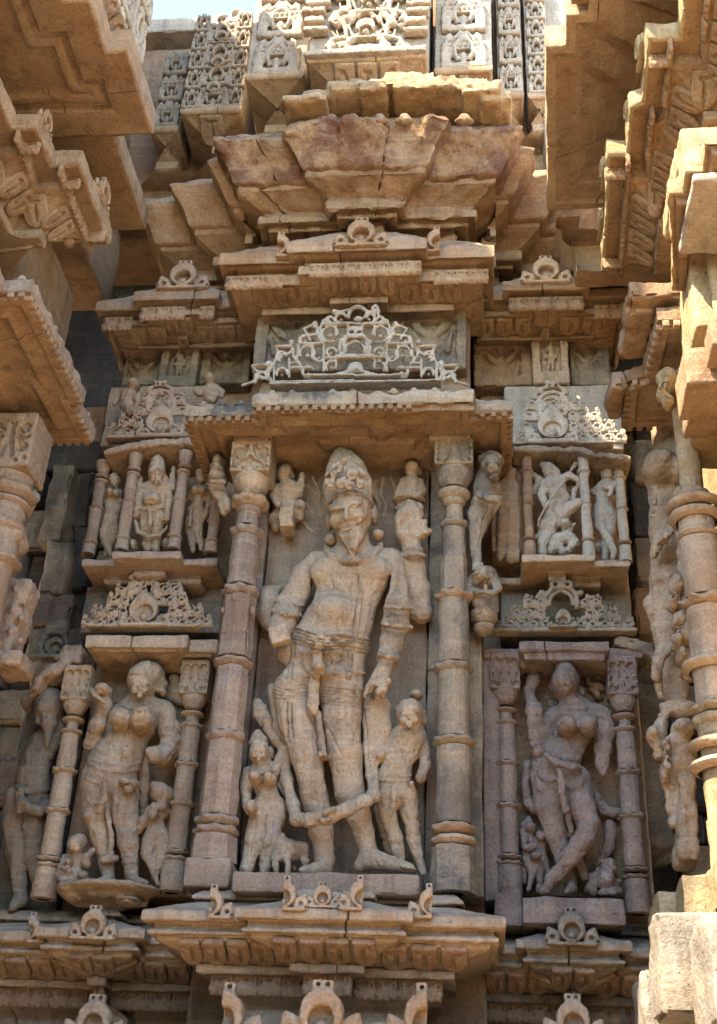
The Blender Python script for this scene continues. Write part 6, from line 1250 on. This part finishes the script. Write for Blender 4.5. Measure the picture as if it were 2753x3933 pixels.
def b(S):
    S.ell(490, 690, .13, 82, 92, .07); S.ell(505, 720, .18, 56, 46, .05); S.ell(500, 690, .235, 34, 16, .02, sub=True); S.ell(515, 770, .20, 40, 26, .035)
    for k in range(7): S.ell(410+26*k, 600+14*abs(k-3), .13, 26, 30, .04, k=.01)
    S.limb([(440, 590, .12, 26), (400, 570, .11, 20)], .01); S.ell(460, 655, .20, 18, 14, .015); S.ell(530, 650, .20, 18, 14, .015); S.ell(495, 740, .225, 30, 10, .02, sub=True)
    S.limb([(450, 770, .11, 80), (460, 860, .11, 105), (430, 960, .10, 88), (400, 1060, .10, 92), (385, 1160, .10, 72), (370, 1270, .10, 46), (375, 1370, .11, 38), (390, 1440, .12, 42)], .02, .85); S.limb([(410, 900, .17, 34), (470, 930, .20, 34), (530, 940, .20, 34), (560, 925, .19, 24)], .012); S.limb([(540, 860, .08, 40), (540, 960, .08, 36), (480, 1040, .08, 36)], .02)
    for k in range(4): S.limb([(360+22*k, 1430, .14, 13), (350+24*k, 1475, .155, 13)], .004)
    S.stroke([(395, 1000), (360, 1150), (350, 1250)], 8, -.005).stroke([(430, 1090), (420, 1200), (395, 1300)], 7, -.004).stroke([(480, 960), (470, 1020), (430, 1090)], 7, -.004)
statue('lion_statue', 'grey rearing lion with open mouth beside the blackened column', Z6, -.02, GREY, b, .005)
def b(S):
    S.ell(445, 1555, .12, 112, 90, .075); S.limb([(520, 1560, .15, 44), (545, 1620, .17, 34), (500, 1660, .19, 28), (455, 1640, .20, 22), (450, 1600, .20, 16)], .012); S.limb([(330, 1560, .11, 40), (310, 1640, .12, 34), (420, 1650, .16, 26)], .015); S.limb([(400, 1640, .10, 70), (410, 1720, .10, 66), (430, 1780, .10, 60)], .02, .85); S.limb([(500, 1680, .09, 46), (520, 1780, .09, 40)], .015); S.ell(400, 1530, .185, 12, 12, .01)
    S.stroke([(330, 1520), (400, 1500), (470, 1540)], 8, .005).stroke([(440, 1560), (400, 1600)], 8, -.008)
statue('elephant_statue', 'small grey elephant under the paws of the grey lion', Z6, -.02, GREY, b, .005)
zz5 = lambda v: PZ(430, v, -.1, Z6); mz = mpu(P(430, 1850, -.1, Z6), Z6); xq = PX(432, 1850, -.1, Z6)
solo('bracket_pedestal', lathe(xq, -.09, [(zz5(1800), 20*mz), (zz5(1805), 110*mz), (zz5(1840), 112*mz), (zz5(1870), 90*mz), (zz5(1895), 60*mz), (zz5(1905), 84*mz), (zz5(1935), 80*mz), (zz5(1965), 50*mz), (zz5(1985), 6*mz)], 36, .003, step=.008), GREY, 'round ringed bracket holding up the small grey elephant', 'pedestal', 50)
# ------------------------------------------------------------------ right upper niche figures
def b(S):
    S.limb([(900, 670, .07, 30), (930, 700, .07, 54), (965, 740, .07, 56), (985, 765, .07, 40)], .012); S.limb([(960, 790, .06, 46), (980, 830, .06, 84), (1020, 930, .06, 74), (990, 1040, .06, 78), (930, 1150, .06, 64), (900, 1260, .06, 46), (888, 1340, .06, 36)], .02, .8)
    S.limb([(1040, 1050, .07, 60), (1100, 1000, .09, 48), (1160, 960, .10, 36)], .012); S.limb([(1040, 1060, .05, 44), (1050, 1130, .07, 36)], .012); S.limb([(905, 820, .06, 40), (880, 900, .07, 34), (910, 985, .09, 28)], .012); S.limb([(1040, 780, .06, 34), (1090, 750, .06, 28), (1150, 780, .06, 26), (1190, 820, .06, 24)], .012); S.limb([(1190, 800, .05, 26), (1130, 870, .05, 24), (1120, 940, .05, 22), (1160, 960, .06, 20)], .01)
    S.limb([(1060, 780, .11, 11), (930, 960, .13, 13), (860, 1090, .12, 10), (850, 1220, .08, 8)], .004); S.limb([(820, 750, .05, 26), (870, 790, .04, 28), (820, 880, .04, 24)], .01); S.limb([(1090, 740, .06, 14), (1140, 660, .06, 20), (1150, 640, .06, 10)], .008)
    S.limb([(850, 1230, .05, 24), (940, 1240, .06, 20), (980, 1180, .06, 18)], .01)
statue('spear_fighter', 'stone god thrusting a spear downwards in the right upper niche', Z6, .10, PALE, b, .005)
def b(S):
    S.ell(1065, 1130, .08, 44, 40, .035); S.limb([(1040, 1170, .07, 14), (1030, 1110, .07, 14)], .006); S.limb([(960, 1320, .06, 46), (1000, 1250, .07, 50), (1080, 1230, .07, 52), (1135, 1270, .07, 40), (1080, 1330, .08, 28)], .012); S.limb([(1100, 1170, .07, 22), (1130, 1120, .07, 18)], .008); S.limb([(1000, 1260, .07, 34), (1040, 1340, .08, 26)], .01)
statue('demon_figure', 'crouching small demon under the spear', Z6, .10, PALE, b, .005)
def b(S):
    S.ell(1390, 745, .06, 56, 62, .045); S.ell(1400, 705, .06, 46, 34, .04); S.limb([(1385, 800, .05, 34), (1375, 840, .05, 66), (1360, 920, .05, 58), (1345, 1010, .05, 72)], .015, .8); S.limb([(1325, 1060, .05, 58), (1325, 1150, .06, 42), (1390, 1250, .07, 34), (1440, 1340, .07, 26), (1430, 1400, .07, 26)], .012); S.limb([(1400, 1050, .05, 56), (1405, 1180, .05, 44), (1370, 1300, .05, 32), (1365, 1395, .05, 28)], .012)
    S.limb([(1330, 830, .05, 30), (1280, 880, .06, 24), (1300, 860, .06, 22)], .01); S.limb([(1420, 830, .06, 30), (1450, 810, .08, 24), (1400, 900, .09, 22)], .01); S.ell(1360, 850, .08, 24, 24, .02); S.ell(1405, 850, .08, 24, 24, .02); S.ell(1320, 1300, .03, 40, 46, .02)
statue('dancing_figure', 'small cross legged figure at the right end of the right upper niche', Z6, .14, PALE, b, .005)
def b(S):
    S.ell(640, 740, .03, 56, 56, .03); S.limb([(640, 800, .02, 60), (650, 880, .02, 66), (640, 960, .02, 74)], .02, .6); S.limb([(580, 1000, .02, 40), (570, 1200, .02, 38), (560, 1390, .02, 30)], .015); S.limb([(640, 1000, .02, 46), (640, 1200, .02, 42), (640, 1400, .02, 34)], .015); S.limb([(690, 1000, .02, 30), (690, 1400, .02, 26)], .015); S.limb([(575, 800, .02, 26), (560, 900, .03, 24), (580, 980, .03, 22)], .01); S.box(610, 1060, -.05, 120, 380, .06)
statue('worn_figure', 'badly worn brown standing figure between lion and colonnette', Z6, .08, TAN, b, .007)
# ------------------------------------------------------------------ the mauve dancing lady
def b(S):
    S.ell(782, 410, .12, 108, 138, .085); S.ell(775, 310, .10, 84, 60, .07, k=.03); S.limb([(800, 520, .11, 72), (840, 580, .11, 96)], .02); S.ell(680, 440, .07, 24, 46, .03); S.ell(905, 480, .08, 26, 46, .03); S.ell(735, 530, .08, 26, 30, .02)
    S.limb([(700, 660, .09, 66), (860, 610, .10, 92), (1050, 660, .09, 80)], .03, .8); S.limb([(875, 690, .10, 160), (850, 800, .10, 122), (800, 900, .10, 118), (735, 990, .105, 160), (700, 1080, .11, 186)], .03, .65)
    S.ell(795, 740, .165, 82, 78, .055, k=.012); S.ell(955, 740, .165, 80, 78, .055, k=.012)
    S.limb([(640, 1170, .11, 126), (660, 1350, .11, 108), (710, 1560, .10, 84), (765, 1760, .09, 62), (815, 1930, .09, 48)], .02, .85); S.limb([(850, 1160, .12, 130), (900, 1340, .14, 106), (965, 1490, .155, 86), (930, 1590, .165, 80), (820, 1740, .165, 72), (720, 1880, .16, 54), (665, 1920, .15, 50)], .018, .9)
    S.limb([(680, 1900, .16, 48), (650, 1960, .17, 38), (600, 2010, .18, 24)], .01); S.limb([(815, 1930, .09, 46), (830, 1985, .13, 38), (790, 2015, .16, 22)], .01); S.limb([(640, 1980, .17, 16), (615, 2018, .18, 14)], .004); S.limb([(660, 1985, .17, 14), (650, 2018, .18, 12)], .004)
    S.limb([(690, 680, .09, 72), (610, 820, .09, 84), (560, 870, .09, 60)], .02); S.limb([(560, 860, .09, 62), (555, 720, .11, 62), (545, 620, .11, 70), (525, 550, .10, 44)], .015); S.limb([(525, 560, .10, 40), (500, 480, .08, 40), (540, 380, .07, 50), (530, 300, .06, 44), (480, 300, .06, 26)], .015)
    S.limb([(1050, 660, .09, 82), (1085, 780, .09, 76), (1070, 920, .10, 66), (1060, 1030, .11, 50), (1075, 1100, .12, 28)], .02, .9); S.limb([(490, 1030, .05, 36), (475, 1200, .05, 36), (500, 1330, .05, 40), (540, 1370, .06, 44)], .015); S.limb([(930, 1150, .05, 40), (1080, 1380, .04, 46), (1140, 1400, .04, 44), (1330, 1380, .03, 30)], .02)
    S.limb([(1130, 1500, .05, 44), (1120, 1650, .05, 46), (1060, 1780, .06, 34)], .02, .8); S.limb([(820, 1430, .10, 26), (840, 1560, .10, 28), (880, 1750, .09, 34), (930, 1900, .08, 38)], .015)
    S.limb([(570, 940, .15, 40), (600, 930, .15, 36)], .015); S.limb([(640, 960, .19, 24), (720, 1020, .21, 26), (850, 1060, .20, 26), (900, 1060, .18, 20)], .008)
    S.limb([(735, 1080, .22, 24), (755, 1240, .215, 28), (785, 1380, .20, 34)], .008); S.limb([(800, 1420, .16, 22), (830, 1560, .14, 22)], .008)
    S.stroke([(590, 1050), (580, 1120), (640, 1170), (715, 1145)], 9, .008).stroke([(770, 1180), (820, 1225), (900, 1200), (915, 1150)], 9, .008).stroke([(640, 940), (740, 985), (890, 1020)], 8, -.005).stroke([(560, 1130), (585, 1240)], 10, .007, bead=14).stroke([(800, 600), (880, 610), (960, 600)], 9, .006, bead=13).stroke([(750, 1100), (770, 1250), (800, 1380)], 8, .006, bead=12)
statue('dancing_lady_statue', 'mauve faceless stone lady dancing with crossed legs and a raised snake', Z4, .17, MAUVE, b, .0055)
def b(S):
    S.ell(510, 1520, .09, 44, 46, .035); S.ell(470, 1505, .07, 34, 36, .03); S.ell(450, 1560, .07, 28, 40, .03); S.ell(590, 1590, .08, 40, 46, .035); S.limb([(500, 1440, .07, 18), (500, 1480, .08, 30)], .01)
    S.limb([(495, 1590, .08, 44), (510, 1660, .08, 46), (500, 1740, .08, 48)], .012, .85); S.limb([(490, 1760, .085, 40), (535, 1850, .09, 32), (500, 1990, .09, 22)], .01); S.limb([(540, 1730, .10, 40), (590, 1850, .08, 30), (580, 2000, .08, 22)], .01); S.ell(560, 1735, .12, 44, 30, .03); S.limb([(470, 1600, .09, 26), (470, 1670, .12, 20), (550, 1660, .13, 20)], .008); S.limb([(590, 1650, .07, 44), (600, 1780, .06, 38), (620, 1900, .06, 30)], .015); S.limb([(460, 1720, .07, 22), (465, 1930, .06, 28)], .01); S.limb([(620, 1760, .06, 22), (660, 1880, .06, 22)], .01)
statue('embracing_couple', 'tiny mauve embracing couple at the left foot of the dancing lady', Z4, .17, MAUVE, b, .0045)
def b(S):
    S.ell(1095, 1930, .11, 76, 96, .06); S.ell(1120, 1810, .11, 56, 52, .045); S.ell(1150, 1840, .14, 34, 30, .03); S.limb([(1050, 1850, .09, 36), (990, 1890, .09, 28), (985, 1970, .11, 30), (1000, 2010, .12, 34)], .012); S.limb([(1160, 1880, .10, 30), (1185, 1930, .11, 28), (1170, 1980, .12, 24)], .01); S.limb([(1060, 2020, .14, 30), (1150, 2015, .15, 28), (1200, 2000, .13, 28)], .012); S.ell(960, 1990, .1, 34, 44, .035); S.ell(1070, 1780, .10, 20, 20, .02)
statue('dwarf_figure', 'pot bellied seated mauve dwarf at the right foot of the dancing lady', Z4, .17, MAUVE, b, .005)
S = Sculpt(.006, Z4, .17)
for (x, y, rx, rz) in [(1030, 330, 40, 50), (1030, 260, 60, 26), (1030, 440, 80, 30), (1030, 520, 40, 30), (950, 400, 24, 40), (1000, 480, 50, 22)]: S.ell(x, y, .005, rx, rz, .03, -15 if y > 400 else 0, k=.012)
solo('relief_bust', S.build(.003), OCHRE, 'ochre stained relief bust at the right of the faceless head', 'relief', 70)
# ------------------------------------------------------------------ the lady on the right wing, seen from the side
def b(S):
    S.limb([(700, 230, .08, 60), (740, 330, .08, 70), (770, 450, .08, 96), (760, 560, .08, 80)], .03); S.limb([(860, 560, .06, 80), (800, 660, .08, 110), (760, 760, .10, 130)], .03); S.ell(735, 775, .12, 122, 128, .11, k=.03); S.ell(880, 800, .14, 90, 110, .08, k=.03)
    S.limb([(810, 800, .06, 150), (790, 980, .06, 125), (775, 1120, .06, 108), (790, 1250, .06, 120), (815, 1420, .06, 135), (820, 1600, .06, 150), (790, 1760, .06, 125), (790, 1950, .06, 106), (800, 2150, .06, 90), (860, 2290, .07, 90)], .04, .9)
    S.limb([(850, 200, .06, 96), (860, 300, .06, 90), (870, 370, .06, 90)], .03, 1., Z8); S.limb([(660, 1760, .06, 50), (680, 1830, .06, 40)], .04); S.limb([(850, 560, .12, 60), (890, 640, .15, 70), (860, 760, .16, 60)], .03)
    S.limb([(690, 900, .17, 14), (700, 980, .175, 14), (690, 1060, .17, 14), (670, 1120, .16, 12)], .004); S.limb([(690, 1400, .15, 34), (740, 1260, .175, 40), (830, 1210, .18, 40), (900, 1190, .16, 36)], .02); S.ell(770, 1270, .21, 38, 50, .03)
    S.stroke([(700, 900), (705, 1000), (690, 1110)], 12, .008, bead=16).stroke([(700, 1530), (800, 1500), (890, 1470)], 9, .007).stroke([(700, 1600), (790, 1570), (880, 1530)], 12, .009, bead=22).stroke([(705, 1600), (700, 1750), (690, 1840)], 12, .008, bead=16)
    for k in range(4): S.stroke([(690+10*k, 1420-20*k), (740+12*k, 1300-12*k), (840, 1230-14*k), (900, 1210-16*k)], 7, .006)
    S.limb([(830, 2080, .14, 36), (740, 2160, .16, 36), (710, 2290, .16, 34)], .012); S.limb([(720, 120, .14, 26), (730, 240, .14, 30), (745, 330, .13, 30)], .012, 1., Z8); S.stroke([(700, 2150), (700, 2295)], 20, .008, bead=14).stroke([(705, 100), (720, 250), (745, 340)], 20, .008, Z8, bead=14)
statue('lady_statue', 'tall stone lady in profile on the right wing above the black gap', Z7, -.22, BUFF, b, .0075)
def b(S):
    for (x, y, rx, rz) in [(860, 1640, 50, 90), (840, 1760, 46, 60), (880, 1900, 60, 70), (930, 1800, 56, 70), (870, 2040, 50, 70), (930, 2020, 50, 80), (900, 2160, 50, 70), (960, 1950, 40, 60), (920, 1340, 40, 60), (940, 1480, 34, 70), (950, 1650, 30, 60), (900, 1180, 40, 50), (960, 2200, 40, 80)]: S.ell(x, y, rng.uniform(.0, .04), rx, rz, .06, rng.uniform(-20, 20), k=.012)
    S.limb([(900, 950, 0, 60), (910, 1300, 0, 55), (940, 1700, 0, 60), (960, 2300, 0, 50)], .02)
    for (x, y) in [(840, 1700), (880, 1960), (920, 1880), (880, 2100), (920, 1260)]: S.disc(x, y, .08, 14, .03, sub=True)
statue('clinging_figures', 'row of small eroded clinging figures between the profile lady and the big column', Z7, -.42, BUFF, b, .007, .006, 40., 'carving')
def b(S):
    S.limb([(790, 430, .02, 60), (880, 430, .05, 64), (960, 430, .05, 60)], .015); S.limb([(760, 480, .04, 40), (730, 600, .06, 44), (700, 640, .06, 50), (730, 760, .05, 50)], .02); S.ell(680, 620, .06, 44, 60, .05); S.ell(900, 580, .06, 80, 74, .06); S.limb([(860, 700, .05, 90), (860, 820, .05, 80), (880, 900, .04, 60)], .02, .9)
    for k in range(7): S.ell(790-3*(k % 2)*8, 660+34*k, .09, 22, 22, .03, k=.006)
    S.limb([(930, 720, .04, 60), (940, 950, .04, 58)], .02); S.box(930, 1060, .03, 66, 110, .05, -3, .012, .012); S.box(930, 1200, .03, 62, 70, .05, -3, .012, .012); S.limb([(790, 900, .03, 46), (810, 1000, .03, 46), (820, 1150, .03, 40), (830, 1270, .03, 36)], .02); S.ell(770, 920, .06, 34, 60, .04); S.disc(880, 470, .11, 12, .03, sub=True); S.box(925, 1330, .02, 66, 130, .06, -2, .012, .012); S.box(925, 1500, .02, 76, 90, .07, -2, .012, .012)
statue('dwarf_statue', 'eroded fat dwarf under the feet of the profile lady', Z8, -.45, BUFF, b, .007, .005, 40.)
